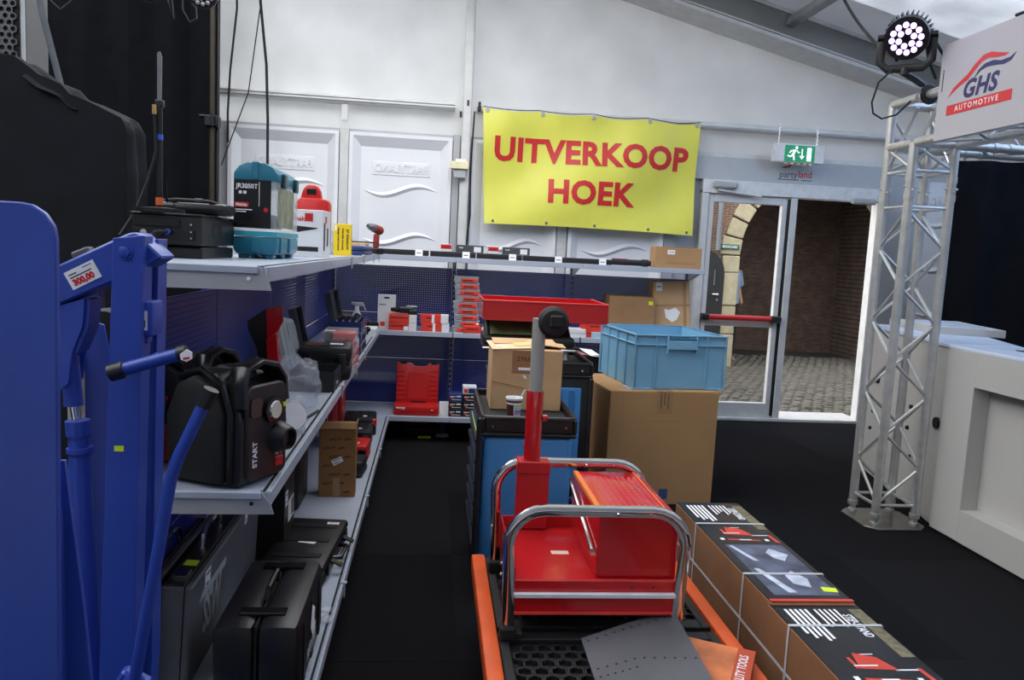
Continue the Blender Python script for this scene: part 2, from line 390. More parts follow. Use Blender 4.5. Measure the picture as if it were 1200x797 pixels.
part('push_bar', B().cyl((2.56, YW - .10, .985), (3.17, YW - .10, .985), .026), RED_P, lf)
part('push_bar_cap', B().box(2.50, 2.57, YW - .125, YW - .04, .955, 1.015, .01).box(3.16, 3.27, YW - .125, YW - .04, .955, 1.015, .01), BLACK, lf)
part('door_seal', B().box(3.262, 3.292, YW - .05, YW - .03, .05, 2.11), BLACK, lf)
part('door_closer', B().box(2.52, 2.74, YW - .12, YW - .04, 2.17, 2.235, .015), GREY_L, dr)
part('closer_arm', B().tube([(2.56, YW - .1, 2.155), (2.98, YW - .09, 2.115)], .011), ALU, dr)
part('door_closer', B().box(3.86, 4.10, YW - .12, YW - .06, 2.10, 2.155, .015), GREY_L, dr)
# --- courtyard outside
cg = struct('ground', B().box(0, 12, YW + .1, 16, -.12, -.045), SETTS)
b = B()
for i in range(46):
    for j in range(44):
        x = 2.2 + i * .125 + (.06 if j % 2 else 0) + random.uniform(-.01, .01); y = 7.5 + j * .115 + random.uniform(-.008, .008)
        if y > 12.6 or x > 8: continue
        w, d, h = .052, .048, random.uniform(-.012, .012)
        v = [b.m.verts.new((x + sx * w * k, y + sy * d * k, z + h)) for k, z in ((1, -.05), (.72, -.02)) for sx, sy in ((-1, -1), (1, -1), (1, 1), (-1, 1))]
        b.m.faces.new(v[4:])
        for q in range(4): b.m.faces.new((v[q], v[(q + 1) % 4], v[4 + (q + 1) % 4], v[4 + q]))
part('cobbles', b, COBBLE, cg, kind='stuff', ang=60)
AX0, AR, AZ = 4.40, 1.22, 1.6
def arch_pts(r, n=14): return arc(AX0 + AR, AZ, r, 0, 180, n)
RO = AR + .27
poly = [(1.0, -.05), (1.0, 5), (9.5, 5), (9.5, -.05), (AX0 + AR + RO, -.05)] + arch_pts(RO) + [(AX0 + AR - RO, -.05)]
wo = struct('wall_courtyard', B().prism(poly, 'y', 11.0, 11.45), BRICK_L)
n = 16
for i in range(n):
    a0, a1 = 180 * i / n + .5, 180 * (i + 1) / n - .5
    o = arc(AX0 + AR, AZ, RO + random.uniform(-.02, .03), a0, a1, 3); q = arc(AX0 + AR, AZ, AR, a1, a0, 3)
    part('stone', B().prism(o + q, 'y', 10.97 + random.uniform(-.012, .012), 11.44, .012), STONE, wo)
for sx in (0, 1):
    z = -.05
    for h in (.50, .42, .48, .25):
        x0, x1 = (AX0 - .27 - random.uniform(-.02, .03), AX0) if sx == 0 else (AX0 + 2 * AR, AX0 + 2 * AR + .27)
        part('stone', B().box(x0, x1, 10.97 + random.uniform(-.012, .012), 11.44, z + .004, z + h - .004, .014), STONE, wo); z += h
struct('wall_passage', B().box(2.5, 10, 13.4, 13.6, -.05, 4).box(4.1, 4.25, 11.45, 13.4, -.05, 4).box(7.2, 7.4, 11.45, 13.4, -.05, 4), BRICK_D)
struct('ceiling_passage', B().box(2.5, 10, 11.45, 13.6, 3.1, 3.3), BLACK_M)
struct('wall_courtyard_right', B().box(8.6, 8.8, YW + .1, 11, -.05, 6), BRICK_L)
d2 = struct('door_2', B().prism([(3.46, -.04), (4.18, -.04), (4.18, 1.15)] + arc(3.82, 1.32, .36, 0, 180, 10) + [(3.46, 1.15)], 'y', 10.95, 11.0), M('black door paint', (44, 46, 48), .4, 0, .05, 3))
part('door_handle', B().cyl((4.09, 10.93, 1.03), (4.09, 10.95, 1.03), .02).tube([(4.09, 10.92, 1.03), (4.0, 10.91, 1.03)], .012), CHROME, d2)
part('lock_plate', B().cyl((4.09, 10.94, .95), (4.09, 10.95, .95), .022).box(4.02, 4.04, 10.94, 10.95, 1.16, 1.38), CHROME, d2)
dp = part('drainpipe', B().cyl((4.04, 10.93, 1.66), (4.04, 10.93, 4.6), .04), M('zinc pipe', (128, 134, 140), .5, .4)); tag(dp, 'grey zinc drainpipe running down the courtyard brick wall', 'pipe')
sg = thing('direction_sign', 'small green sign with white letters on the stone arch outside', 'sign', (4.22, 10.94, 1.72))
part('sign_plate', B().box(-.14, .14, -.01, 0, -.035, .035, .004), M('sign green', (20, 92, 74), .5), sg)
text('BRANCARD', .05, PAPER, sg, (0, -.0105, 0), FRONT, .001, sx=.85)
# a visitor half hidden behind the arch
pm = bpy.data.meshes.new('person'); J = [(0, 0, .95), (0, .0, 1.2), (0, 0, 1.42), (0, -.01, 1.52), (0, -.03, 1.64), (-.19, 0, 1.40), (-.23, .02, 1.13), (-.16, -.2, 1.06), (.19, 0, 1.40), (.24, .03, 1.12), (.2, -.1, .9), (-.1, 0, .9), (-.11, -.02, .48), (-.11, .02, .06), (-.11, -.13, .03), (.1, 0, .9), (.11, -.02, .48), (.12, .02, .06), (.12, -.13, .03)]
ED = [(0, 1), (1, 2), (2, 3), (3, 4), (2, 5), (5, 6), (6, 7), (2, 8), (8, 9), (9, 10), (0, 11), (11, 12), (12, 13), (13, 14), (0, 15), (15, 16), (16, 17), (17, 18)]
RD = [.14, .13, .14, .06, .1, .06, .045, .035, .06, .045, .035, .09, .06, .045, .035, .09, .06, .045, .035]
pm.from_pydata(J, ED, []); pe = bpy.data.objects.new('person', pm); COL.objects.link(pe)
md = pe.modifiers.new('skin', 'SKIN'); pe.modifiers.new('sub', 'SUBSURF').levels = 1
for v, r in zip(pm.skin_vertices[0].data, RD): v.radius = (r, r * .8)
pm.skin_vertices[0].data[0].use_root = True; pm.materials.append(SKIN)
pe.location = (4.585, 11.8, -.05); pe.rotation_euler = (0, 0, .4)
tag(pe, 'person in a light blue shirt half hidden behind the stone arch outside', 'person')
part('shirt', B().lathe([(.17, .92), (.165, 1.15), (.185, 1.32), (.14, 1.44), (.075, 1.475)], n=14).cyl((-.15, 0, 1.4), (-.24, .02, 1.2), .085, .075).cyl((.15, 0, 1.4), (.245, .03, 1.2), .085, .075), M('light blue shirt', (150, 178, 214), .8), pe)
part('trousers', B().cyl((-.1, 0, .98), (-.11, .0, .1), .1, .07).cyl((.1, 0, .98), (.12, .0, .1), .1, .07), M('dark trousers', (40, 42, 52), .8), pe)
part('hair', B().ball((0, .0, 1.70), .105, (1, 1.05, .8)), M('brown hair', (60, 44, 34), .8), pe)

# --- black stage curtains
def drape(x0, x1, z0, z1, amp, wl, th=.006):
    n = max(8, int((x1 - x0) / wl * 6)); P = []
    for i in range(n + 1):
        x = x0 + (x1 - x0) * i / n; P.append((x, amp * math.sin(2 * PI * (x - x0) / wl + .8 * math.sin(3.1 * x))))
    return B().prism(P + [(x, y + th) for x, y in P[::-1]], 'z', z0, z1)
o = part('stage_curtain', drape(-5.5, -1.80, .02, 4.3, .035, .34), CLOTH_B, None, (0, 6.72, 0)); tag(o, 'wide black stage curtain hanging beside the white wall behind the loudspeaker', 'curtain')
o = part('stage_curtain', drape(0, 2.4, .02, 2.42, .04, .4), CLOTH_B, None, (4.17, 6.1, 0), (0, 0, R(-12))); tag(o, 'black curtain hanging behind the white counter and truss tower', 'curtain')
sp = thing('curtain_pole', 'thin upright steel pole with a clamp at the edge of the black stage curtain', 'pole', (-1.80, 6.56, 0))
part('tube', B().cyl((0, 0, 0), (0, 0, 4.4), .022, n=12).cyl((0, 0, 0), (0, 0, .02), .12), M('worn dark steel', (58, 52, 42), .45, .5), sp)
part('tube', B().cyl((.035, .03, 0), (.035, .03, 4.4), .014), BLACK, sp)
part('clamp', B().box(-.05, .06, -.05, .04, 2.36, 2.45, .01).cyl((-.09, -.02, 2.44), (-.02, -.02, 2.44), .014).cyl((.02, -.07, 2.36), (.02, -.07, 2.46), .012), M('clamp black', (44, 44, 48), .4, .6), sp)
# ================================================================ SHELVING
ZT, ZM, ZB = 1.43, .853, .207                    # tops of the three shelf levels
def shelf_board(t, name, x0, x1, y0, y1, z, front, lip=.038):
    """steel board with a folded price channel on its front edge ('x' or 'y' front)"""
    s = part(name, B().box(x0, x1, y0, y1, z - .03, z, .002), SHELF, t)
    if front == 'x':
        part('price_channel', B().box(x1 + .001, x1 + .012, y0, y1, z - lip, z + .001, .002).box(x1 - .016, x1 - .010, y0, y1, z, z + .003), SHELF, s)
        part('channel_gap', B().box(x1 - .010, x1 - .002, y0, y1, z, z + .0012), BLACK_M, s)
    else:
        part('price_channel', B().box(x0, x1, y0 - .012, y0 - .001, z - lip, z + .001, .002), SHELF, s)
    return s
t = thing('shelving_unit', 'long blue backed steel shelving run with grey shelves along the left side', 'shelving', (-.80, 2.0, 0))
YL = [0, 1.0, 2.0, 3.0, 3.97]
for k, y in enumerate(YL + [4.40]):
    part('upright', B().box(-.055, -.005, y - .015, y + .015, 0, 1.40, .003), SHELF_E if k == 5 else BLUE_P, t)
for a, c in zip(YL[:-1] + [3.97], YL[1:] + [4.42]):
    for z0, z1 in ((.21, .58), (.584, .95), (.954, 1.31)):
        part('back_panel', B().box(-.006, 0, a + .003, c - .003, z0, z1, .002), PERF_Y, t)
for z, xf in ((ZT, .378), (ZM, .392)):
    for a, c in zip(YL, YL[1:]): shelf_board(t, 'shelf_board', .002, xf, a + .001, c - .001, z, 'x')
    e = part('end_plate', B().prism([(.0, z - .002), (xf - .01, z - .002), (xf + .012, z - .03), (xf + .02, z - .058), (.0, z - .062)], 'y', -.006, -.001), SHELF_E, t)
    part('rivet', B().cyl((xf - .035, -.009, z - .03), (xf - .035, -.005, z - .03), .005), PAPER if z > 1 else BLACK, e)
    part('top_fold', B().box(0, xf - .012, -.012, -.001, z - .018, z + .001, .002), SHELF, e)
for a, c in zip(YL[:-1], [1.0, 2.0, 3.0, 3.88]):
    shelf_board(t, 'base_board', .002, .49, a + .001, c - .001, ZB, 'x')
part('plinth', B().box(.38, .39, 0, 3.88, 0, .165), BLACK_M, t)
for z, ys in ((ZT, (1.95, 2.62, 3.35, 3.85)), (ZM, (1.55, 2.2, 2.75)), (ZB, (.9, 1.95, 2.9))):
    for y in ys:
        xf = {ZT: .39, ZM: .404, ZB: .502}[z]
        part('price_clip', B().box(xf, xf + .006, y - .012, y + .012, z - .055, z + .004, .002).box(xf - .012, xf + .012, y - .010, y + .010, z + .001, z + .006, .001), GREY_L, t)
t = thing('shelving_unit', 'blue perforated back wall shelving with three grey shelves under the yellow banner', 'shelving', (-.80, 6.42, 0))
XL = [.0, .965, 1.945, 2.93]
for k, x in enumerate(XL):
    u = part('upright', B().box(x - .014, x + .014, -.012, .04, 0, 1.42, .002), BLUE_P if k else SHELF_E, t)
    sl = B()
    for i in range(27): sl.box(x - .004, x + .004, -.0135, -.012, .24 + .043 * i, .262 + .043 * i)
    part('slots', sl, BLACK_M if k == 0 else GREY_L, u)
for a, c in zip(XL, XL[1:]):
    for z0, z1 in ((.21, .58), (.584, .95), (.954, 1.335)):
        part('back_panel', B().box(a + .016, c - .016, -.002, -.001, z0, z1), PERF_X, t)
for z, yf in ((ZT, -.42), (ZM, -.42), (ZB, -.52)):
    for i, (a, c) in enumerate(zip(XL, XL[1:])):
        shelf_board(t, 'shelf_board' if z > .3 else 'base_board', a + .001, c - .001, yf, -.004, z, 'y')
        part('shelf_bracket', B().prism([(-.004, z - .03), (-.36, z - .03), (-.10, z - .10), (-.004, z - .11)], 'x', c - .006, c - .002), SHELF_E, t)
part('plinth', B().box(0, 2.93, -.10, -.09, 0, .165), BLACK_M, t)
for x in (.915, 1.945):
    f = part('foot', B().box(x - .02, x + .02, -.31, -.27, .03, .17, .003), BLUE_P, t)
    part('foot_disc', B().lathe([(.055, .004), (.055, .016), (.03, .03)], (x, -.29, 0)), GREY_L, f)
part('price_clip', B().box(.96, .965, -.435, -.43, ZM - .05, ZM + .004).box(1.955, 1.965, -.436, -.432, ZM - .05, ZM + .004), BLACK, t)

# ================================================================ goods makers
def carton(name, label, loc, w, d, h, rz=0, mat=KRAFT, flaps=True, tape=True, group=None, rot=None, cat='box'):
    t = thing(name, label, cat, loc, rz, group, rot)
    part('body', B().box(-w / 2, w / 2, -d / 2, d / 2, 0, h - .005, .004), mat, t)
    if flaps:
        for s in (-1, 1): part('flap', B().box(min(0, s * w / 2) + .001, max(0, s * w / 2) - .001, -d / 2 + .001, d / 2 - .001, h - .005, h, .001), mat, t)
    if tape:
        part('tape', B().box(-.024, .024, -d / 2, d / 2, h, h + .0008).box(-.024, .024, -d / 2 - .0008, -d / 2, h - .07, h), TAPE, t)
    return t
def retail_box(name, label, loc, w, d, h, rz=0, mat=RED_BOX, end=None, frac=.22, group=None, txt=None, win=None, tcol=INK, tsize=None):
    """small printed box, long side facing -y; 'end' is the differently coloured right end"""
    t = thing(name, label, 'box', loc, rz, group)
    xe = w / 2 - w * frac if end else w / 2
    part('body', B().box(-w / 2, xe, -d / 2, d / 2, 0, h, .0015), mat, t)
    if end: part('end_band', B().box(xe, w / 2, -d / 2, d / 2, 0, h, .0015), end, t)
    if txt: text(txt, tsize or h * .26, tcol, t, ((-w / 2 + xe) / 2, -d / 2 - .0003, h * .6), FRONT, .0006, .0004)
    if win: part('print_patch', B().box(win[0], win[1], -d / 2 - .0008, -d / 2, win[2], win[3]), PAPER, t)
    return t
def hard_case(name, label, loc, w, d, h, rot=(0, 0, 0), mat=BLACK, group=None, bev=.016, ribs=True, handle=True, latches=True, hmat=None):
    """lying case: thickness along z, handle and latches on the -y side"""
    t = thing(name, label, 'case', loc, 0, group, rot)
    part('lower_shell', B().box(-w / 2, w / 2, -d / 2, d / 2, 0, h * .5 - .0015, bev, 2), mat, t)
    u = part('upper_shell', B().box(-w / 2, w / 2, -d / 2, d / 2, h * .5 + .0015, h, bev, 2), mat, t)
    part('seam', B().box(-w / 2 + .006, w / 2 - .006, -d / 2 + .006, d / 2 - .006, h * .5 - .003, h * .5 + .003), BLACK_M, t)
    if ribs:
        for k in (-.3, 0, .3): part('rib', B().box(w * k - .02, w * k + .02, -d / 2 + .03, d / 2 - .03, h, h + .004, .003), mat, u)
    if handle:
        hw = min(.07, w * .2)
        part('handle', B().tube([(-hw, -d / 2 + .004, h / 2), (-hw * .9, -d / 2 - .028, h / 2), (hw * .9, -d / 2 - .028, h / 2), (hw, -d / 2 + .004, h / 2)], .009, 8), hmat or BLACK_G, t)
    if latches:
        for s in (-1, 1): part('latch', B().box(s * w * .33 - .02, s * w * .33 + .02, -d / 2 - .008, -d / 2 + .004, h * .25, h * .8, .003), hmat or BLACK_G, t)
    return t

# ================================================================ lowest left shelf
# two slim grey briefcases standing on edge
def briefcase(label, loc, th, ln, hh, rot, logo):
    t = thing('metal_briefcase', label, 'case', loc, rot=rot)
    part('body', B().box(-th / 2, th / 2, 0, ln, 0, hh - .004, .006), GREY_C, t)
    part('seam', B().box(th / 2 - .022, th / 2 - .018, -.0012, ln + .001, .005, hh - .001), BLACK_M, t)
    part('top_rim', B().box(-th / 2 + .004, th / 2 - .024, .004, ln - .004, hh - .006, hh, .002), BLACK, t)
    for y in (.05, ln - .12): part('lock', B().box(-.028, .012, y, y + .05, hh, hh + .008, .002), CHROME, t)
    part('handle', B().tube([(-.01, .27, hh - .002), (-.01, .275, hh + .045), (-.01, .32, hh + .062), (-.01, .42, hh + .062), (-.01, .465, hh + .045), (-.01, .47, hh - .002)], .009, 8), CHROME, t)
    if logo:
        part('yellow_sticker', B().box(-.026, .012, .14, .18, hh, hh + .001), YELLOW_S, t)
        g = text('SSW', .165, GREY_L, t, (th / 2 + .0008, .225, hh * .50), SIDE, .005, .0006, .62, 0, spacing=.92, name='logo')
        part('logo_bar', B().prism([(.08, hh * .72), (.37, hh * .72), (.37, hh * .80), (.12, hh * .80)], 'x', th / 2, th / 2 + .0012), GREY_L, t)
        sticker(t, (th / 2, .16, hh * .86), .055, .06, PAPER, SIDE)
        sticker(t, (th / 2, .64, hh * .93), .04, .05, PAPER, SIDE)
    return t
briefcase('slim dark grey metal briefcase with pale slanted logo standing on the lowest left shelf', (-.700, 2.17, ZB), .085, .86, .315, (0, R(3), 0), True)
briefcase('second grey metal briefcase tucked against the panel behind the logo one', (-.78 + .03, 2.05, ZB), .04, .8, .30, (0, R(-1), 0), False).location = (-.772, 2.06, ZB)
t = thing('tool_box_card', 'black card box with two white labels behind the grey briefcase', 'box', (-.635, 3.20, ZB))
part('body', B().box(-.075, .075, -.1, .13, 0, .33, .004), BLACK, t)
sticker(t, (.0755, -.06, .25), .05, .06, PAPER, SIDE); sticker(t, (.0755, .04, .18), .12, .09, PAPER, SIDE, lines=0)
part('photo_print', B().box(.0764, .0770, .045, .095, .145, .215), M('printed photo', (86, 60, 48), .4), t)
part('ring_print', B().lathe([(.042, -.0006), (.042, .0006)], (-.02, -.1005, .26), axis='y'), BLACK_G, t)
# big black hard case standing upright with its handle on top
t = hard_case('tool_case', 'large black hard case standing upright at the near end of the lowest shelf', (-.335, 2.31, ZB), .48, .245, .235, (R(90), 0, R(90)), BLACK, bev=.03, ribs=True)
t.rotation_euler = Euler((R(-90), 0, R(-90))); t.location = (-.565, 2.31, ZB + .1235)
text('RECORD', .045, GREY_L, t, (.03, .04, .2393), (0, 0, R(180)), .001, .0006, .9, .3)
part('torn_label', B().prism([(.05, -.02), (.02, -.08), (-.03, -.05), (-.02, -.02), (-.05, .01), (.0, .03)], 'z', .2392, .240), PAPER, t)
# flat black case with open latches
t = hard_case('tool_case', 'flat black case with sprung latches lying behind the upright black case', (-.475, 3.12, ZB), .54, .25, .085, (0, 0, R(90 - 4)), BLACK, bev=.018)
for y in (-.12, .13): part('open_latch', B().rbox((y, -.148, .045), (.03, .05, .008), (R(25), 0, 0), .002), BLACK_G, t)
sticker(t, (.19, -.07, .0855), .05, .045, PAPER, (0, 0, R(-90)), lines=2); sticker(t, (-.02, -.01, .0855), .03, .07, PAPER, (0, 0, R(-12)), lines=0)
b = B()
for i in range(7):
    b.ball((random.uniform(-.03, .03), random.uniform(-.05, .05), .012), .022, (1, 1.3, .5), 8, 5)
o = part('parts_bag', b, BAGF, None, (-.34, 2.62, ZB)); tag(o, 'small clear bag of fittings on the lowest shelf edge beside the upright case', 'bag')
# printed carton, tall case, red cases, small cases
t = carton('printed_carton', 'brown carton printed all over with black lettering on the lowest left shelf', (-.455, 3.99, ZB), .185, .12, .375, R(3), M('printed carton', (150, 106, 62), .8, 0, .06), flaps=False, tape=False)
for i in range(7):
    for j in range(3):
        if (i, j) in ((3, 1), (0, 1)): continue
        x = -.06 + .06 * j + (.018 if i % 2 else -.012)
        if abs(x) < .068: text('NOLUX' if (i + j) % 2 else 'cable', .016, INK, t, (x, -.0605, .028 + .046 * i), (R(90), R(-8), 0), .0004, .0003, 1.1)
part('open_flap', B().rbox((0, -.064, .372), (.18, .004, .03), (R(-25), 0, 0)).rbox((.09, 0, .377), (.004, .11, .02), (0, R(30), 0)), KRAFT_D, t)
part('tape', B().box(-.02, .014, -.0612, -.06, .0, .1), TAPE, t)
sticker(t, (.0, -.0605, .19), .055, .03, PAPER, (R(90), R(-28), 0))
t = hard_case('tool_case', 'tall narrow black case standing between the shelf and the printed carton', (-.665, 3.84, ZB + .02), .46, .26, .09, (0, R(-90), 0), BLACK, bev=.03, handle=False, latches=False)
t.rotation_euler = Euler((0, R(-90), 0)); t.location = (-.60, 3.83, ZB + .232)
part('chrome_strip', B().box(-.2, .1, -.132, -.13, .038, .046), GREY_L, t)
for k, (y, h, l) in enumerate(((5.50, .33, 'red upright case beneath the middle shelf nearest the corner'), (5.05, .30, 'dark red upright case beneath the middle shelf in front of the other red case'))):
    t = hard_case('tool_case', l, (-.655, y, ZB), h, .28, .08, (0, 0, 0), RED_P if k == 0 else M('dark red plastic', (150, 26, 32), .45), bev=.012, latches=False)
    t.rotation_euler = Euler((0, R(-90), 0)); t.location = (-.60, y, ZB + h / 2)
    part('paper_slip', B().box(-.05, .05, -.142, -.14, .03, .055), PAPER, t)
for k, (x, y, w, d, h, m, l) in enumerate((
    (-.47, 5.40, .22, .30, .11, BLACK, 'black case with red corners farthest back on the lowest left shelf'),
    (-.46, 4.99, .20, .26, .12, BLACK, 'black case with two labels in front of the red cornered one'),
    (-.43, 4.66, .16, .22, .11, RED_P, 'small red case with a white label on the lowest shelf'),
    (-.41, 4.36, .13, .18, .09, BLACK, 'smallest black case just behind the printed carton'))):
    t = hard_case('small_case', l, (x, y, ZB), w, d, h, (0, 0, R(4 - 3 * k)), m, bev=.014, group=None)
    sticker(t, (.02, -.04, h + .001), .05, .03, PAPER, UP, lines=1)
    sticker(t, (-.04, -d / 2 - .001, h * .6), .035, .035, PAPER, FRONT, lines=0)
    if k == 0: part('red_corner', B().box(w / 2 - .03, w / 2 + .002, -d / 2 - .002, -d / 2 + .04, h * .6, h + .002, .006), RED_P, t)

# ================================================================ middle left shelf
def jump_starter(label, loc, rz, cables=True):
    t = thing('jump_starter', label, 'jump starter', loc, rz)
    # local: front looks along +x, width along y
    W = .098
    part('body', B().prism([(-.115, .0), (.085, 0), (.098, .02), (.098, .17), (.075, .245), (.02, .30), (-.06, .30), (-.105, .25), (-.12, .12)], 'y', -W, W, .012, 2), BLACK, t)
    po = part('side_pouch', B().prism([(-.115, .012), (.05, .012), (.06, .03), (.06, .19), (.035, .26), (-.03, .292), (-.085, .265), (-.12, .18)], 'y', -W - .028, -W + .002, .014, 2), RUBBER, t)
    part('side_rim', B().tube([(x, -W - .006, z) for x, z in [(.068, .015), (.07, .2), (.045, .27), (-.02, .305), (-.09, .28)]], .010, 8), BLACK_G, t)
    fp = part('front_panel', B().prism(rrect(-.082, .082, .012, .268, .03), 'x', .092, .106, .005), BLACK, t)
    b = B().tube([(.075, -.086, .21), (.072, -.082, .27), (.066, -.06, .303), (.062, 0, .318), (.066, .06, .303), (.072, .082, .27), (.075, .086, .21)], .016, 10, ry=.032)
    part('carry_handle', b, BLACK_G, t)
    part('handle_grip', B().prism([(-.06, .27), (.05, .27), (.055, .29), (.04, .308), (-.05, .305)], 'y', -.03, .03, .01), BLACK, t)
    la = part('lamp_ring', B().lathe([(.030, 0), (.036, .004), (.036, .014), (.026, .016)], (.104, .015, .195), axis='x'), BLACK_G, t)
    part('lamp_reflector', B().lathe([(.026, .0), (.022, .003)], (.1202, .015, .195), axis='x'), CHROME, la)
    so = part('pump_socket', B().lathe([(.046, 0), (.042, .012), (.030, .045), (.024, .046), (.022, .03)], (.100, .045, .115), axis='x'), BLACK, t)
    part('gauge_window', B().prism(rrect(-.072, -.025, .185, .235, .01), 'x', .104, .110), M('dark gauge glass', (60, 18, 26), .1), t)
    part('red_switch', B().box(.104, .112, .03, .062, .035, .062, .003), RED_P, t)
    part('yellow_dot', B().box(.105, .108, .062, .076, .195, .207), YELLOW_S, t)
    text('START', .024, PAPER, t, (.1075, -.052, .085), (R(90), R(-90), R(90)), .0004, .0006)
    text('12 V', .016, PAPER, t, (.1075, .045, .072), SIDE, .0004, .0005)
    if cables:
        part('clamp_jaw', B().rbox((-.03, -W - .04, .17), (.05, .02, .07), (0, R(20), 0), .005).rbox((0, -W - .04, .06), (.04, .02, .11), (0, R(-10), 0), .005), M('red clamp', (150, 40, 36), .5), t)
    return t
jump_starter('black jump starter with START lettering nearest on the middle left shelf', (-.520, 2.135, ZM), R(-26), False)
jump_starter('second black jump starter standing half behind the blue crane mast', (-.690, 2.37, ZM), R(-20)).scale = (.98, .98, .98)
# the red and black guard plate leaning on the panel
t = thing('guard_bracket', 'red and black angled metal guard leaning on the blue panel', 'bracket', (-.615, 3.02, ZM))
t.scale = (.58, 1, 1)
part('red_face', B().prism([(-.02, .385), (.085, .40), (.092, .34), (.06, .30), (.105, .0), (.03, .0), (-.01, .27)], 'y', -.004, .004, .002), RED, t)
part('black_face', B().prism([(-.02, .385), (-.01, .27), (.03, 0), (-.035, .0), (-.075, .23), (-.13, .30), (-.14, .335)], 'y', -.002, .006, .002), BLACK_M, t)
part('fold', B().prism([(-.01, .27), (.06, .30), (.105, 0), (.03, 0)], 'y', -.03, -.004, .004), RED, t)
# plastic bags
def crumpled(loc, r, sc, label, seed):
    b = B().ball((0, 0, 0), r, sc, 26, 18); o_ = Vector((seed * 3.1, seed, 0))
    for v in b.m.verts:
        n_ = noise.noise(v.co * (2.2 / r) + o_) * .34 + abs(noise.noise(v.co * (5 / r) + o_)) * -.22
        v.co *= 1 + n_; v.co.z = max(v.co.z, -r * sc[2] * .72)
    o = part('plastic_bag', b, BAGF, None, loc, ang=50); return tag(o, label, 'bag')
crumpled((-.52, 3.02, ZM + .085), .13, (.75, 1.2, .92), 'clear crumpled plastic bag behind the nearest jump starter', 3)
o = crumpled((-.455, 2.62, ZM + .05), .085, (.6, 1.4, .85), 'clear bag of brown parts with a white tag at the shelf edge', 5)
part('paper_tag', B().lathe([(.045, 0), (.045, .001)], n=16), PAPER, o, (.02, -.10, .035), (R(70), 0, R(20)))
part('small_fitting', B().cyl((-.02, -.08, -.02), (.02, .05, -.02), .018).cyl((.01, .0, -.01), (.02, .08, 0), .016), M('brass fitting', (150, 118, 74), .45, .5), o)
o = part('pen', B().cyl((0, 0, .006), (.02, .11, .006), .006).cyl((.02, .11, .006), (.023, .125, .006), .003), BLACK, None, (-.44, 2.86, ZM)); tag(o, 'black pen lying by the two clear plastic bags', 'pen')
# black tray, black case, clear assortment boxes
t = thing('open_box', 'black open topped box with leaflets under the black case on the middle shelf', 'box', (-.505, 3.50, ZM))
part('tray', B().tray(-.095, .095, -.12, .12, 0, .09, .004), BLACK, t); part('contents', B().box(-.08, .08, -.1, .1, .004, .055, .004), M('teal leaflet', (60, 96, 104), .5), t)
text('TRICO', .02, GREY_L, t, (.0958, -.02, .03), SIDE, .0004, .0004)
t = hard_case('tool_case', 'black case with red print and a white label on the middle left shelf', (-.50, 3.78, ZM), .24, .2, .16, (0, 0, R(4)), BLACK, bev=.02)
text('CASE', .035, INK_R, t, (-.05, .0, .1645), (0, 0, R(8)), .0004, .001, .9); sticker(t, (.05, -.02, .1645), .06, .04, PAPER, UP, lines=1)
for k in range(4):
    t = thing('assortment_box', ('bottom', 'second lowest', 'third', 'topmost')[k] + ' clear box of red parts in the stack of four', 'box', (-.475, 4.14, ZM + .049 * k), R(2 * (k % 2)), 'stack of clear assortment boxes')
    part('box_shell', B().box(-.085, .085, -.13, .13, 0, .046, .003), CLEAR, t)
    part('red_parts', B().box(-.03, .07, -.115, -.03, .004, .036, .004).box(-.06, .075, -.01, .11, .004, .03, .004), RED_BOX, t)
    part('dark_parts', B().box(-.078, -.034, -.115, -.03, .004, .036, .003), BLACK, t)
    if k == 3: sticker(t, (-.05, -.05, .0462), .05, .04, PAPER, UP, lines=1); part('orange_disc', B().lathe([(.022, 0), (.022, .001)], (.02, -.06, .0462)), RED_BOX, t)
t = retail_box('white_box', 'small upright white box at the edge of the middle left shelf', (-.435, 4.46, ZM), .05, .06, .10, R(3), CARD_W)
t = retail_box('red_box', 'little red cube box at the edge of the middle left shelf', (-.432, 4.17, ZM), .06, .09, .082, R(-3), RED_P); t.location = (-.372 - .06, 4.42 - .16, ZM)
t.location = (-.427, 4.29, ZM)
# grey clear case and blue socket cases with raised lids
t = thing('socket_insert', 'grey plastic sheet case leaning on the blue panel on the middle shelf', 'case', (-.64, 3.66, ZM), rot=(R(-8), R(-14), 0))
part('shell', B().box(-.045, .045, -.11, .11, 0, .29, .012, 2), GREY_L, t); part('front_sheet', B().box(.045, .052, -.09, .09, .02, .26, .003), CLEAR, t)
part('moulding', B().box(.02, .03, -.112, -.108, .05, .25).box(-.03, -.02, -.112, -.108, .05, .25), CARD_W, t)
def socket_case(label, loc, w, d, lid, rz):
    t = thing('socket_case', label, 'case', loc, rz)
    part('base', B().tray(-w / 2, w / 2, -d / 2, d / 2, 0, .055, .005, .002), NAVY, t)
    s = B()
    for i in range(4):
        for j in range(5): s.cyl((-w / 2 + .035 + i * (w - .07) / 3, -d / 2 + .03 + j * (d - .06) / 4, .006), (-w / 2 + .035 + i * (w - .07) / 3, -d / 2 + .03 + j * (d - .06) / 4, .062), .014, n=10)
    part('sockets', s, CHROME, t, kind='stuff')
    l = part('lid', B().tray(-lid / 2, lid / 2, -d / 2, d / 2, 0, .03, .004, .002), M('grey lid foam', (52, 56, 64), .7), t, (-w / 2 - .015, 0, .05 + lid / 2), (0, R(-102 + 180), 0))
    part('lid_shell', B().box(-lid / 2 - .002, lid / 2 + .002, -d / 2 - .002, d / 2 + .002, -.004, -.0005, .001), NAVY, l)
    for s_ in (-1, 1): part('latch', B().box(w / 2, w / 2 + .01, s_ * d * .3 - .015, s_ * d * .3 + .015, .02, .06, .002), CHROME, t)
    return t
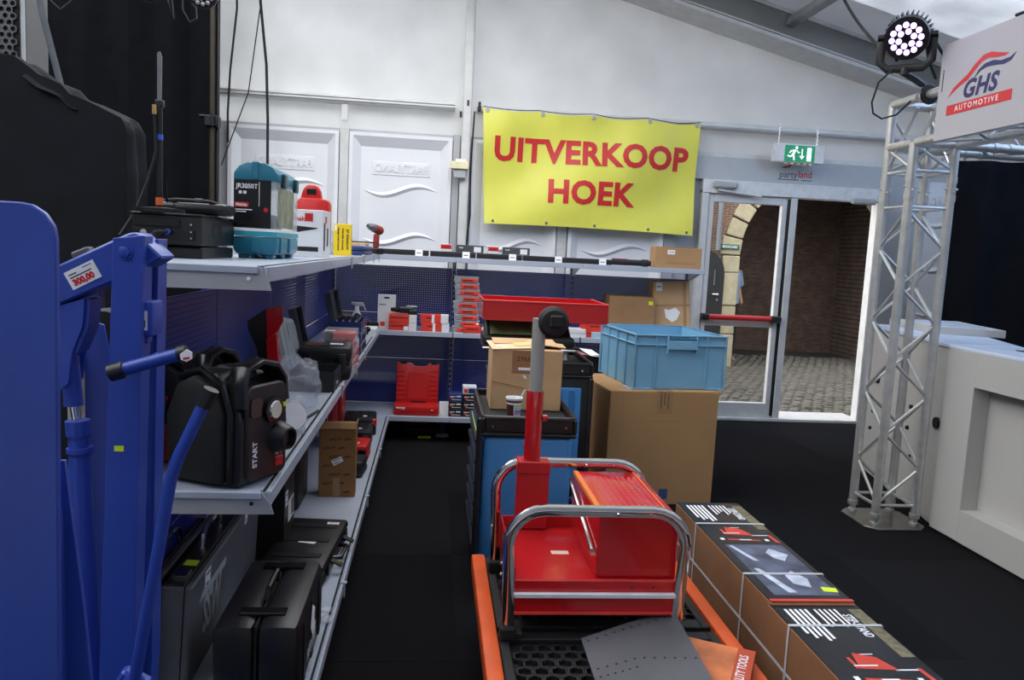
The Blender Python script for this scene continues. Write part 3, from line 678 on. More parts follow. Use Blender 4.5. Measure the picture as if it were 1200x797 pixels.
socket_case('open blue socket case with dark lid up half hidden behind the black case', (-.55, 3.98, ZM), .10, .20, .26, R(0)).location = (-.615, 4.02, ZM)
for k in range(2):
    t = hard_case('tool_case', ('lower', 'upper')[k] + ' closed navy case of the two under the open chrome socket case', (-.505, 4.72, ZM + .068 * k), .19, .36, .066, (0, 0, 0), NAVY, bev=.01, handle=False, hmat=CHROME, ribs=False)
    if k: sticker(t, (-.05, -.15, .0665), .05, .03, PAPER, UP, lines=0)
    for y in (-.11, .0, .11): part('side_latch', B().box(.094, .104, y - .02, y + .02, .015, .058, .003), CHROME, t)
socket_case('open blue socket case full of chrome sockets on two closed navy cases', (-.50, 4.76, ZM + .136), .18, .36, .17, 0)
t = retail_box('white_box', 'white flat box at the shelf corner by the black tool', (-.455, 5.62, ZM), .13, .22, .055, R(0), CARD_W)
t = thing('clamp_tool', 'small black clamp at the shelf edge in front of the white box', 'tool', (-.475, 5.30, ZM))
part('jaw', B().box(-.04, .03, -.03, .03, 0, .045, .006).box(.0, .05, -.015, .015, .04, .075, .005), BLACK, t); part('knob', B().ball((.045, 0, .075), .02), BLACK_G, t)
t = thing('spray_bottle', 'white spray bottle with trigger head in the corner of the middle shelf', 'bottle', (-.585, 6.13, ZM))
part('bottle', B().lathe([(.038, 0), (.042, .006), (.042, .07), (.034, .10), (.018, .13), (.016, .165)]), CARD_W, t)
part('trigger_head', B().box(-.022, .05, -.014, .014, .165, .195, .006).rbox((.056, 0, .16), (.012, .012, .06), (0, R(-22), 0), .003).box(-.04, -.02, -.012, .012, .172, .198, .004), GREY_L, t)
carton('small_carton', 'little brown carton beside the spray bottle in the shelf corner', (-.685, 6.10, ZM), .11, .12, .10, 0, KRAFT_D, False, True)
t = thing('power_tool', 'black tool with ribbed handle lying by the white hanging pack', 'tool', (-.51, 6.08, ZM))
b = B().rbox((-.02, 0, .06), (.16, .05, .05), (0, R(30), 0), .012)
for i in range(5): b.rbox((-.07 + i * .026, -.03, .09 - i * .015), (.012, .02, .05), (0, R(30), 0), .003)
part('housing', b, BLACK, t); part('battery', B().box(.04, .10, -.03, .03, 0, .05, .008), BLACK_G, t)
# ================================================================ back wall shelves, middle level
Y0 = 6.03
t = retail_box('hanging_pack', 'tall white pack with a hang hole and red square on the back shelf', (-.355, 6.12, ZM), .135, .06, .265, 0, CARD_W)
part('hang_hole', B().box(-.02, .02, -.0308, -.03, .235, .248), INK, t); part('red_square', B().box(-.045, -.01, -.0308, -.03, .02, .055), RED_BOX, t)
text('sensor', .02, INK_B, t, (-.03, -.0303, .19), FRONT, .0004)
for k in range(2):
    retail_box('red_box', ('lower', 'upper')[k] + ' red and white box of the pair beside the white hanging pack', (-.225, 6.06, ZM + .062 * k), .21, .12, .06, R(1 * k), RED_BOX, CARD_W, .27, 'red boxes on the back shelf', 'TORQUE WRENCH', (.01, .045, .004, .034) if k == 0 else None, tsize=.015)
    retail_box('red_box', ('lower', 'upper')[k] + ' taped red and white box left of the tall stack', (.018 + .008 * (1 - k), 6.07, ZM + .066 * k), .215, .12, .064, R(-1 * k), RED_BOX, CARD_W, .27, 'red boxes on the back shelf', 'WRENCH', (-.02, .0, 0, .064), tsize=.016)
t = thing('impact_driver', 'small black driver tool lying on the two red boxes', 'tool', (-.20, 6.05, ZM + .122))
part('body', B().rbox((0, 0, .035), (.12, .06, .05), bev=.012).rbox((.05, 0, .02), (.07, .07, .04), bev=.008), BLACK, t); part('chuck', B().cyl((-.12, 0, .035), (-.05, 0, .035), .014, .024), BLACK_G, t); part('grey_top', B().box(.0, .08, -.02, .02, .058, .068, .002), GREY_L, t)
for k in range(9):
    t = thing('blister_pack', 'red tool pack in a clear tray, number %s from the bottom of the tall stack' % ('one', 'two', 'three', 'four', 'five', 'six', 'seven', 'eight', 'nine')[k], 'pack', (.262 + .006 * ((k * 3) % 4 - 1.5), 6.10, ZM + .0485 * k), R((k * 5) % 4 - 2), 'red tool packs in the tall stack')
    part('clear_tray', B().box(-.095, .095, -.07, .07, 0, .044, .004), CLEAR, t); part('red_insert', B().box(-.06 + .01 * (k % 3), .085, -.0725, .05, .004, .032, .002), RED_BOX, t)
    part('black_print', B().box(-.03, .05, -.0735, -.0725, .014, .022), INK, t)
    part('grey_rim', B().box(-.097, .097, -.072, .072, .042, .045, .001), GREY_L, t)
retail_box('red_box', 'single red box with white end lying in front of the tall stack', (.325, 6.03, ZM), .17, .08, .055, R(2), RED_BOX, CARD_W, .16, None, 'SPANNER SET', None, tsize=.014)
t = thing('chrome_ratchet', 'chrome ratchet wrench lying on the single red box', 'tool', (.33, 6.04, ZM + .056), R(-25))
part('head', B().lathe([(.025, 0), (.025, .02), (.012, .024)], (.06, 0, 0)), CHROME, t); part('shaft', B().cyl((-.08, 0, .012), (.06, 0, .012), .009), CHROME, t)
# right half of the middle shelf
for k in range(3):
    retail_box('red_box', ('bottom', 'middle', 'top')[k] + ' red box of the three under the right end of the red tray', (1.275 + .012 * (k == 0) * -1, 6.10, ZM + .056 * k), .19, .14, .054, R(1.5 * (k - 1)), RED_BOX, None, .2, 'red boxes under the red tray', 'DIAGNOSE', None, tsize=.014)
for k in range(2): retail_box('white_booklet', ('lower', 'upper')[k] + ' white flat box on the back shelf right of the black tester', (1.12, 6.07, ZM + .034 * k), .17, .14, .032, R(3 - 5 * k), CARD_W)
retail_box('light_blue_box', 'small pale blue box at the shelf front under the red tray', (1.31, 6.025, ZM), .11, .04, .045, R(2), M('pale blue card', (170, 208, 226), .5))
t = carton('carton', 'plain brown carton with a yellow sticker on the right end of the back shelf', (1.59, 6.22, ZM), .37, .28, .335, R(-3), KRAFT_D, True, False)
part('yellow_sticker', B().box(.13, .165, -.1412, -.14, .275, .305), YELLOW_S, t)
t = carton('carton', 'battered tall carton with torn white label leaning beside the door frame', (1.945, 6.20, ZM), .30, .16, .465, 0, KRAFT_L, True, False, rot=(R(-8), R(-3), R(-4)))
part('tape', B().box(-.15, .15, -.0812, -.08, .26, .275).box(.095, .12, -.0812, -.08, 0, .46), TAPE, t)
part('torn_label', B().prism([(-.05, .17), (.0, .13), (.04, .15), (.07, .21), (.03, .25), (-.02, .23), (-.06, .24)], 'y', -.083, -.0805), PAPER, t); sticker(t, (-.10, -.0805, .42), .05, .07, PAPER, FRONT, lines=1)
# ================================================================ lowest back shelf
t = thing('tool_case', 'open red plastic case with upright lid on the lowest back shelf', 'case', (-.095, 5.98, ZB))
part('base', B().box(-.172, .172, -.06, .16, 0, .075, .012, 2), RED_P, t)
l = part('lid', B().prism([(-.165, 0), (.165, 0), (.165, .325), (.085, .325), (.065, .30), (-.03, .30), (-.05, .325), (-.165, .325)], 'y', 0, .05, .008, 2), RED_P, t, (0, .10, .06), (R(-8), 0, 0))
b = B()
for i in range(7):
    for s in (-1, 1): part('rib', B().box(s * .13 - .03, s * .13 + .03, -.004, .002, .04 + .035 * i, .055 + .035 * i, .002), RED_P, l)
part('lid_field', b.box(-.075, .075, -.003, .002, .04, .25, .003), RED_P, l); part('hinge', B().box(-.14, -.09, -.006, .02, .315, .332, .003).box(.10, .15, -.006, .02, .315, .332, .003), BLACK, l)
for x in (-.10, .12): part('latch', B().box(x - .012, x + .012, -.066, -.058, .03, .05, .003), RED, t)
part('white_strip', B().box(-.155, -.085, -.0612, -.06, .055, .066), PAPER, t); part('handle_recess', B().box(-.05, .07, .09, .10, .075, .085), BLACK_M, t)
t = thing('leaflet', 'white leaflet standing beside the open red case', 'paper', (.125, 6.02, ZB), rot=(R(-12), 0, R(4)))
part('sheet', B().box(-.042, .042, -.001, .001, 0, .10), PAPER, t)
k = 0
for x, z, m, l in ((.205, 0, BLACK, 'black printed carton, bottom left of the small pile on the lowest back shelf'), (.205, .06, BLACK, 'black printed carton, second of the left column in the small pile'), (.205, .12, NAVY, 'navy printed carton on top of the left column in the small pile'),
                   (.315, 0, BLACK, 'black printed carton, bottom of the right column in the small pile'), (.315, .06, BLACK, 'black printed carton, second of the right column in the small pile'), (.315, .12, BLACK, 'black printed carton, third of the right column in the small pile'),
                   (.31, .18, CARD_W, 'white and blue printed carton on top of the small pile of black ones')):
    t = retail_box('printed_box', l, (x, 5.99, ZB + z), .105, .12, .058, 0, m, None, .2, 'printed cartons on the lowest back shelf')
    if m is CARD_W: part('blue_print', B().box(-.01, .05, -.0608, -.06, .008, .045), NAVY, t); part('red_print', B().box(-.045, -.015, -.0608, -.06, .01, .04), RED_BOX, t)
    else:
        part('white_print', B().box(-.045, -.005, -.0608, -.06, .034, .04).box(.005, .04, -.0608, -.06, .034, .044).box(-.03, .04, -.0608, -.06, .012, .016), PAPER, t); part('red_print', B().box(-.042, -.02, -.0608, -.06, .018, .03), RED_BOX, t)
t = thing('floor_polisher', 'black power tool with cable lying on the carpet under the back shelf', 'tool', (-.04, 6.16, 0), R(8))
part('housing', B().rbox((0, 0, .05), (.30, .10, .08), bev=.02).rbox((.2, 0, .06), (.16, .06, .05), (0, R(12), 0), .015), BLACK, t); part('red_stripe', B().box(-.13, .05, -.03, .03, .085, .095, .003), RED_P, t)
part('cable', B().tube([(-.15, 0, .04), (-.22, -.03, .02), (-.28, -.02, .012), (-.32, .03, .012)], .006), RUBBER, t)
part('yellow_label', B().rbox((.0, -.10, .008), (.10, .015, .016)), YELLOW_S, t)
# ================================================================ top shelf, back
for k, x in enumerate((-.22, .14, .50, .86, 1.21)):
    t = thing('long_black_box', ('first', 'second', 'third', 'fourth', 'last')[k] + ' low black box from the left in the row along the top back shelf', 'box', (x, 6.07, ZT), 0, 'low black boxes on the top back shelf')
    part('body', B().box(-.175, .175, -.03, .05, 0, .042, .003), BLACK, t); part('lid_line', B().box(-.17, .17, -.0306, -.03, .030, .032), GREY_D, t)
    tg = part('price_card', B().box(-.028, .028, -.001, .001, 0, .05), PAPER, t, (.10, -.038, -.002), (R(-10), 0, 0)); part('print', B().box(-.018, .016, -.0016, -.001, .02, .026), INK, tg)
t = thing('telescopic_bar', 'black telescopic bar with round end lying right of the low black boxes', 'tool', (1.53, 6.06, ZT))
part('tube', B().cyl((-.14, 0, .028), (.10, 0, .028), .024).cyl((.10, 0, .028), (.15, 0, .028), .030).cyl((.15, 0, .028), (.17, 0, .028), .022), BLACK, t); part('red_band', B().box(-.14, -.02, -.004, .004, .050, .056), RED_P, t)
for k, (x, w, m) in enumerate(((.085, .085, 0), (.27, .21, 1), (.45, .085, 0), (.63, .21, 1))):
    t = thing('tool_box', ('small red and white box left of the first dark box on the black row', 'dark grey box with a white card on the left of the black row', 'small red and white box in the middle of the black row', 'dark grey box with a white card right of the middle of the black row')[k], 'box', (x, 6.09, ZT + .043))
    part('body', B().box(-w / 2, w / 2, -.03, .04, 0, .056, .002), M('dark grey card', (70, 72, 76), .5) if m else CARD_W, t)
    if m: part('price_card', B().box(.03, .085, -.033, -.031, .005, .045), PAPER, t); text('tools', .016, PAPER, t, (-.07, -.0302, .036), FRONT, .0004)
    else: part('red_print', B().box(-.04, .04, -.0308, -.03, .02, .052), RED_P, t); part('black_print', B().box(-.03, .03, -.0312, -.0308, .03, .034), INK, t)
t = carton('carton', 'long brown carton with a white label on the right end of the top back shelf', (1.92, 6.13, ZT), .37, .2, .165, R(-3), KRAFT, True, False)
sticker(t, (-.06, -.101, .125), .06, .035, PAPER, FRONT, lines=1); part('tape', B().box(-.10, .14, -.1008, -.1, .03, .05), TAPE, t)
# ================================================================ top shelf, left
t = thing('saw_case', 'clear and teal tool case with black JR3050T card on the top left shelf', 'case', (-.620, 3.0, ZT))
w, d = .148, .42
part('base_tub', B().prism([(-w / 2, .03), (-w / 2 + .012, .014), (w / 2 - .012, .014), (w / 2, .03), (w / 2, .075), (-w / 2, .075)], 'y', -d / 2, d / 2, .006, 2), TEAL, t)
b = B()
for x in (-.045, .045):
    for y in (-.17, .0, .17): b.box(x - .014, x + .014, y - .03, y + .03, 0, .016, .004)
part('foot', b, TEAL, t)
part('rib', B().box(-.012, .012, -d / 2 - .006, -d / 2 + .002, .02, .075, .003), TEAL, t)
for y in (-.16, 0): part('rib', B().box(w / 2 - .002, w / 2 + .006, y, y + .03, .02, .075, .003), TEAL, t)
part('clear_wall', B().box(-w / 2 + .003, w / 2 - .003, -d / 2 + .003, d / 2 - .003, .075, .27, .004), CLEAR, t)
b = B().prism([(-w / 2, .265), (w / 2, .265), (w / 2, .29), (w / 2 - .018, .315), (.03, .328), (-.03, .328), (-w / 2 + .018, .315), (-w / 2, .29)], 'y', -d / 2, d / 2, .005, 2)
part('lid', b, TEAL, t); part('lid_rib', B().box(-.012, .012, -d / 2 - .006, d / 2, .27, .331, .003), TEAL, t)
for y in (-.14, .09): part('latch', B().box(w / 2 - .004, w / 2 + .012, y, y + .05, .25, .30, .004), M('dark teal', (24, 76, 96), .4), t)
c = part('printed_card', B().box(-w / 2 + .002, w / 2 - .022, -d / 2 - .0015, -d / 2 + .003, .105, .268), BLACK_G, t)
part('side_card', B().box(w / 2 - .003, w / 2 - .0012, -d / 2 + .02, d / 2 - .1, .11, .25), M('side photo print', (132, 140, 120), .4, 0, .5, 18), t)
part('teal_band', B().box(-w / 2 - .001, w / 2 + .001, -d / 2 - .002, d / 2, .078, .103), TEAL_L, t); part('white_band', B().box(-w / 2 - .0016, w / 2 + .0016, -d / 2 - .0026, d / 2, .094, .104), PAPER, t)
text('JR3050T', .022, PAPER, t, (-.028, -d / 2 - .002, .246), FRONT, .0004, .0006, .95)
part('red_logo_block', B().box(-.070, -.022, -d / 2 - .0025, -d / 2 - .0015, .175, .192), RED_P, c); text('Makita', .014, PAPER, t, (-.046, -d / 2 - .003, .183), FRONT, .0004, .0004)
part('print', B().box(-.070, -.01, -d / 2 - .0025, -d / 2 - .0015, .165, .168).box(-.070, -.03, -d / 2 - .0025, -d / 2 - .0015, .158, .161).box(-.055, -.045, -d / 2 - .0025, -d / 2 - .0015, .220, .230).box(-.04, -.03, -d / 2 - .0025, -d / 2 - .0015, .220, .230).box(.012, .014, -d / 2 - .0025, -d / 2 - .0015, .18, .262), PAPER, c)
part('red_seal', B().lathe([(.008, 0), (.008, .001)], (.036, -d / 2 - .002, .168), axis='y'), RED_P, c)
part('saw_body', B().box(-.03, .03, -.12, .12, .09, .16, .02).cyl((0, -.12, .14), (0, -.19, .14), .02), M('tool body teal', (30, 96, 116), .5), t)
t = retail_box('tool_carton', 'white carton with red logo and black tool drawing behind the teal case', (-.560, 3.60, ZT), .15, .19, .205, R(-2), CARD_W)
part('red_logo_block', B().box(-.005, .03, -.0962, -.095, .155, .19), RED_P, t); text('makita', .028, RED_P, t, (-.015, -.0955, .165), FRONT, .0006, .0006)
part('red_side_logo', B().box(.0752, .0760, -.05, -.01, .15, .18), RED_P, t)
part('black_band', B().box(-.07, .055, -.0958, -.095, .025, .045).prism([(-.05, .135), (.05, .128), (.05, .124), (-.02, .11), (-.05, .10)], 'y', -.0958, -.095), INK, t)
part('side_print', B().box(.0752, .076, -.08, -.05, .03, .15).box(.0752, .076, .0, .03, .05, .13), INK, t)
t = thing('jerry_can', 'red plastic canister with carrying grip behind the white tool carton', 'canister', (-.612, 3.98, ZT))
part('body', B().prism([(-.075, 0), (.09, 0), (.09, .26), (.075, .275), (.04, .28), (-.05, .28), (-.075, .25)], 'y', -.05, .05, .012, 2), RED_P, t)
part('grip', B().prism([(-.055, .27), (.05, .27), (.04, .325), (.02, .345), (-.02, .345), (-.04, .325)], 'y', -.03, .03, .012, 2), RED_P, t)
part('grip_hole', B().box(-.022, .024, -.032, -.028, .295, .325, .002), BLACK_G, t)
t = thing('yellow_box', 'bright yellow leak detector box on the top left shelf', 'box', (-.509, 4.42, ZT))
part('body', B().box(-.047, .047, -.03, .03, 0, .172, .0015), YELLOW_B, t)
for k, s in enumerate(('JET 8786004-PP', 'Keep Style Automatic', 'Halogen Leak Detector')): text(s, .017 if k == 0 else .0135, INK, t, (.028 - .024 * k, -.0303, .088), (R(90), R(90), 0), .0004, .0005)
sticker(t, (-.036, -.0303, .15), .012, .03, PAPER, FRONT, lines=0)
t = thing('blister_card', 'pale blue and white blister card standing left of the yellow box', 'pack', (-.58, 4.40, ZT), R(8))
part('card', B().box(-.03, .03, -.002, .002, 0, .13), M('pale blue card', (170, 208, 226), .5), t); part('blister', B().box(-.022, .022, -.02, -.002, .02, .08, .006), CLEAR, t)
t = hard_case('navy_case', 'flat navy case lying under the yellow box beside the drill', (-.48, 4.95, ZT), .14, .62, .055, (0, 0, 0), NAVY, bev=.008, handle=False, latches=False, ribs=False)
t = thing('paper_pack', 'white and blue paper pack lying on the navy case behind the yellow box', 'pack', (-.50, 5.45, ZT))
part('body', B().box(-.06, .04, -.12, .12, 0, .075, .004), KRAFT_L, t); part('blue_label', B().box(.0, .038, -.1208, -.12, .01, .06), M('pale blue card', (170, 208, 226), .5), t)
t = thing('cordless_drill', 'red and grey cordless drill standing on its black battery on the top shelf', 'drill', (-.425, 5.72, ZT), R(58))
t.scale = (.9, .9, .9)
part('battery', B().box(-.05, .05, -.05, .05, .0, .05, .008), BLACK, t)
part('grip', B().prism([(-.02, .05), (.025, .05), (.03, .16), (-.012, .16)], 'y', -.018, .018, .008, 2), M('drill dark red', (150, 48, 42), .45), t)
part('motor_housing', B().cyl((.045, 0, .19), (-.03, 0, .205), .036, .034).ball((.045, 0, .19), .036), M('drill dark red', (150, 48, 42), .45), t)
part('chuck', B().cyl((-.03, 0, .205), (-.075, 0, .214), .032, .028).cyl((-.075, 0, .214), (-.105, 0, .22), .026, .018), M('steel chuck', (150, 150, 152), .35, .8), t)
part('bit', B().cyl((-.105, 0, .22), (-.12, 0, .223), .006), BLACK_G, t)
t = thing('screwdriver', 'thin black screwdriver lying left of the cordless drill', 'tool', (-.50, 5.42, ZT + .075), R(6))
part('shaft', B().cyl((-.06, 0, .006), (.10, 0, .006), .005), BLACK_G, t); part('grip', B().cyl((-.11, 0, .012), (-.06, 0, .010), .014), BLACK, t)
# ================================================================ banner on the wall
bz = lambda u, v: Vector((.372 + (2.335 - .372) * u + .045 * (1 - u) * (v ** 2) * 0 + .055 * (1 - u) * v, YW - .14 - .02 * math.sin(PI * u) - .022 * math.sin(6 * PI * u + 1.3 * v) * (1 - v) * (.3 + .7 * abs(math.sin(2.6 * PI * u))) - .045 * math.cos(2.4 * PI * (u + .5 * v)) * math.sin(PI * v), 2.735 - .012 * u - .018 * abs(math.sin(4 * PI * u)) * (1 - v) - 1.0 * v + .012 * math.sin(PI * u) * v))
t = thing('banner', 'yellow banner reading UITVERKOOP HOEK in red on the back wall', 'banner', (1.35, YW - .14, 1.73))
ml = Matrix.Translation(-Vector((1.35, YW - .14, 1.73)))
bn = part('sheet', B().grid(bz, 64, 20, .0015).xf(ml), BANNER, t, ang=80)
def on_banner(o):
    """let the printed letters follow the cloth"""
    me = o.data; off = o.location.copy()
    for v in me.vertices:
        p = v.co; X = off.x + p.x + 1.35; Z = off.z + p.y + 1.73; vv = .5
        for _ in range(3):
            u = (X - .372 - .055 * vv) / (1.963 - .055 * vv); vv = (2.735 - .012 * u - .018 * abs(math.sin(4 * PI * u)) * (1 - vv) + .012 * math.sin(PI * u) * vv - Z)
        q = bz(u, vv) - Vector((1.35, YW - .14, 1.73))
        v.co = Vector((off.x + p.x, q.y - .005 - p.z, off.z + p.y))
    o.location = (0, 0, 0); o.rotation_euler = (0, 0, 0)
for s, x, z, sx in (('UITVERKOOP', .012, .655, 1.02), ('HOEK', .01, .31, 1.02)):
    o = text(s, .278, BANNER_R, t, (x, 0, z), FRONT, .010, .001, sx * .985, spacing=1.05)
    bmm = bmesh.new(); bmm.from_mesh(o.data); bmesh.ops.triangulate(bmm, faces=bmm.faces)
    for _ in range(4):
        bmesh.ops.subdivide_edges(bmm, edges=[e for e in bmm.edges if e.calc_length() > .028], cuts=1); bmesh.ops.triangulate(bmm, faces=[f for f in bmm.faces if len(f.verts) > 3])
    bmm.to_mesh(o.data); bmm.free()
    on_banner(o)
for u in (.02, .27, .5, .76, .985):
    p = bz(u, .012) - Vector((1.35, YW - .14, 1.73)); part('grommet_tie', B().rbox(p + Vector((0, -.006, .0)), (.03, .008, .045), bev=.003), GREY_L, t)
    p = bz(min(.97, u + .02), .975) - Vector((1.35, YW - .14, 1.73)); part('grommet', B().lathe([(.012, 0), (.012, .003)], p + Vector((0, -.004, 0)), axis='y', n=12), CHROME, t)
part('cord', B().tube([bz(i / 20, 0) - Vector((1.35, YW - .14, 1.73)) + Vector((0, 0, .012)) for i in range(21)], .004, 5), RUBBER, t)
part('wall_hook', B().rbox((-1.01, .03, .995), (.03, .10, .04), bev=.006).cyl((-1.01, 0, .98), (-1.01, 0, 1.05), .012), BLACK, t)
# emergency lamp on the post, exit sign over the door
t = thing('emergency_light', 'small cream emergency light mounted on the white post left of the banner', 'lamp', (.19, YW - .14, 2.19))
part('housing', B().prism([(-.06, .0), (.06, .0), (.05, -.075), (-.05, -.075)], 'y', -.05, .01, .004), GREY_L, t); part('lens', B().box(-.085, .075, -.075, .01, .0, .062, .004), M('cream lens', (236, 226, 186), .35), t); part('card', B().box(-.04, .05, -.02, -.018, .062, .09), PAPER, t)
part('clip', B().box(.04, .06, 0, .02, .55, .6).box(-.02, 0, 0, .02, .45, .5), BLACK, t)
t = thing('exit_sign', 'green and white running man exit sign hanging by chains over the door', 'sign', (3.245, YW - .20, 2.425))
part('housing', B().box(-.24, .24, -.03, .03, 0, .165, .006), M('sign housing', (230, 230, 230), .5), t)
f = part('green_face', B().box(-.14, .145, -.0315, -.03, .008, .152), GREEN, t)
man = B().lathe([(.014, 0), (.014, .001)], (-.03, -.0318, .132), axis='y', n=10)
for pts in ([(-.045, .118), (-.028, .11), (-.055, .06), (-.075, .068)], [(-.05, .115), (-.085, .108), (-.10, .085), (-.09, .08), (-.075, .096), (-.05, .1)], [(-.03, .108), (-.015, .082), (.005, .088), (.0, .098), (-.01, .095), (-.025, .115)], [(-.058, .07), (-.045, .06), (-.04, .02), (-.055, .02), (-.06, .052)], [(-.07, .075), (-.055, .06), (-.085, .045), (-.115, .055), (-.11, .066), (-.085, .058)]):
    man.prism(pts, 'y', -.0325, -.0315)
part('running_man', man, EXITW, f)
part('arrow', B().prism([(.018, .125), (.03, .125), (.03, .062), (.05, .062), (.024, .03), (-.002, .062), (.018, .062)], 'y', -.0325, -.0315), EXITW, f); part('door_symbol', B().box(.07, .112, -.0325, -.0315, .018, .138), EXITW, f)
for x in (-.19, .17):
    b = B()
    for i in range(9): b.tube([(x + .006 * math.cos(q) * (i % 2), .006 * math.cos(q) * ((i + 1) % 2) + .0, .172 + .016 * i + .011 * math.sin(q)) for q in [k * PI / 3 for k in range(6)]], .0022, 4, True)
    part('chain', b, CHROME, t); part('hook', B().rbox((x, 0, .325), (.03, .02, .035), bev=.004), PAPER, t)
for x in (-.13, -.07, -.01, .05, .10): part('lamp_tooth', B().box(x, x + .03, -.02, .02, -.014, 0), M('cream lens', (236, 226, 186), .35), t)
# hanging cables on the gable
for k, (pts, r, l) in enumerate((([(-1.74, 6.98, 4.3), (-1.72, 6.98, 3.4), (-1.77, 6.98, 2.9), (-1.79, 6.99, 2.55), (-1.79, 7.0, 2.3)], .009, 'black cable hanging close beside the black stage curtain edge'), ([(-1.42, 6.98, 4.3), (-1.62, 6.98, 2.72), (-1.83, 6.95, 2.1)], .005, 'thin slanting black line between the two hanging cables'), ([(-1.55, 6.96, 4.4), (-1.53, 6.96, 3.5), (-1.47, 6.96, 2.95), (-1.455, 6.97, 2.5), (-1.45, 6.98, 1.5)], .012, 'thick black cable hanging down behind the teal tool case'))):
    o = part('cable', B().tube(pts, r, 6), RUBBER); tag(o, l, 'cable')
o = part('cable', B().tube([(.30, 7.02, 2.7), (.285, 7.02, 2.2), (.30, 7.02, 1.8), (.265, 7.02, 1.45), (.27, 7.02, .2)], .008, 6), RUBBER); tag(o, 'black cable running down the white post beside the banner', 'cable')
# ================================================================ carton with crate
t = carton('carton', 'large plain brown carton on the carpet under the light blue crate', (1.385, 4.848, 0), .70, .66, .705, R(6), M('big carton', (172, 132, 88), .8, 0, .06, 3, .05, 40), True, False)
part('tape', B().box(-.05, .05, -.33, .33, .705, .7062).box(-.05, .05, -.3312, -.33, .57, .705), TAPE, t)
part('tape_print', B().box(-.03, -.022, -.332, -.331, .60, .70).box(-.008, 0, -.332, -.331, .62, .70).box(.016, .024, -.332, -.331, .60, .69), M('faded print', (110, 84, 60), .6), t)
part('blue_mark', B().prism([(.0, .10), (.055, .10), (.055, .04), (.02, .03), (.0, .05)], 'y', -.3312, -.33), M('blue mark', (54, 76, 128), .7), t)
part('crease', B().box(-.27, -.267, -.3308, -.33, .45, .69).box(-.34, .1, -.3308, -.33, .52, .523), KRAFT_D, t)
part('clear_label', B().box(-.22, -.08, -.28, -.12, .7062, .707), CLEAR, t)
def crate(loc, w, d, h, rz, label):
    t = thing('plastic_crate', label, 'crate', loc, rz)
    tk = .006; hw, hd = w / 2, d / 2
    b = B().box(-hw + .012, hw - .012, -hd + .012, hd - .012, 0, .006)
    for s in (-1, 1):
        b.box(s * (hw - .015) - tk / 2, s * (hw - .015) + tk / 2, -hd + .012, hd - .012, .004, h); b.box(-hw + .012, hw - .012, s * (hd - .015) - tk / 2, s * (hd - .015) + tk / 2, .004, h)
    part('tub', b, LBLUE, t)
    def ring(z0, z1, o): return B().box(-hw, hw, -hd, -hd + o, z0, z1, .0015).box(-hw, hw, hd - o, hd, z0, z1, .0015).box(-hw, -hw + o, -hd + o, hd - o, z0, z1, .0015).box(hw - o, hw, -hd + o, hd - o, z0, z1, .0015)
    part('rim', ring(h - .010, h, .018), LBLUE, t); part('band', ring(h * .80, h * .80 + .006, .015), LBLUE, t)
    for x in (-hw + .004, -hw * .55, hw * .55, hw - .004):
        for s in (-1, 1): part('rib', B().box(x - .004, x + .004, s * (hd - .008) - .008, s * (hd - .008) + .008, 0, h - .01, .001), LBLUE, t)
    for y in (-hd * .5, 0, hd * .5):
        for s in (-1, 1): part('rib', B().box(s * (hw - .008) - .008, s * (hw - .008) + .008, y - .004, y + .004, 0, h - .01, .001), LBLUE, t)
    for s in (-1, 1):
        g = part('grip', B().box(-.095, .095, s * (hd + .004) - .010, s * (hd + .004) + .010, h * .73, h * .90, .004).box(-.098, -.09, s * (hd + .002) - .012, s * (hd + .002) + .012, h * .66, h - .01, .002).box(.09, .098, s * (hd + .002) - .012, s * (hd + .002) + .012, h * .66, h - .01, .002), LBLUE, t)
        part('grip_slot', B().box(-.085, -.035, s * (hd + .002) - .011, s * (hd + .002) + .011, h * .915, h * .955).box(-.025, .025, s * (hd + .002) - .011, s * (hd + .002) + .011, h * .915, h * .955).box(.035, .085, s * (hd + .002) - .011, s * (hd + .002) + .011, h * .915, h * .955), M('crate shade', (70, 120, 152), .6), g)
    for s in (-1, 1):
        for q in (-hd, hd - .02): part('base_lip', B().box(s * hw * .78 - hw * .2, s * hw * .78 + hw * .2, q, q + .02, 0, .006, .001), LBLUE, t)
    return t
crate((1.488, 4.928, .708), .605, .66, .335, R(6.5), 'light blue plastic stacking crate on top of the large brown carton')
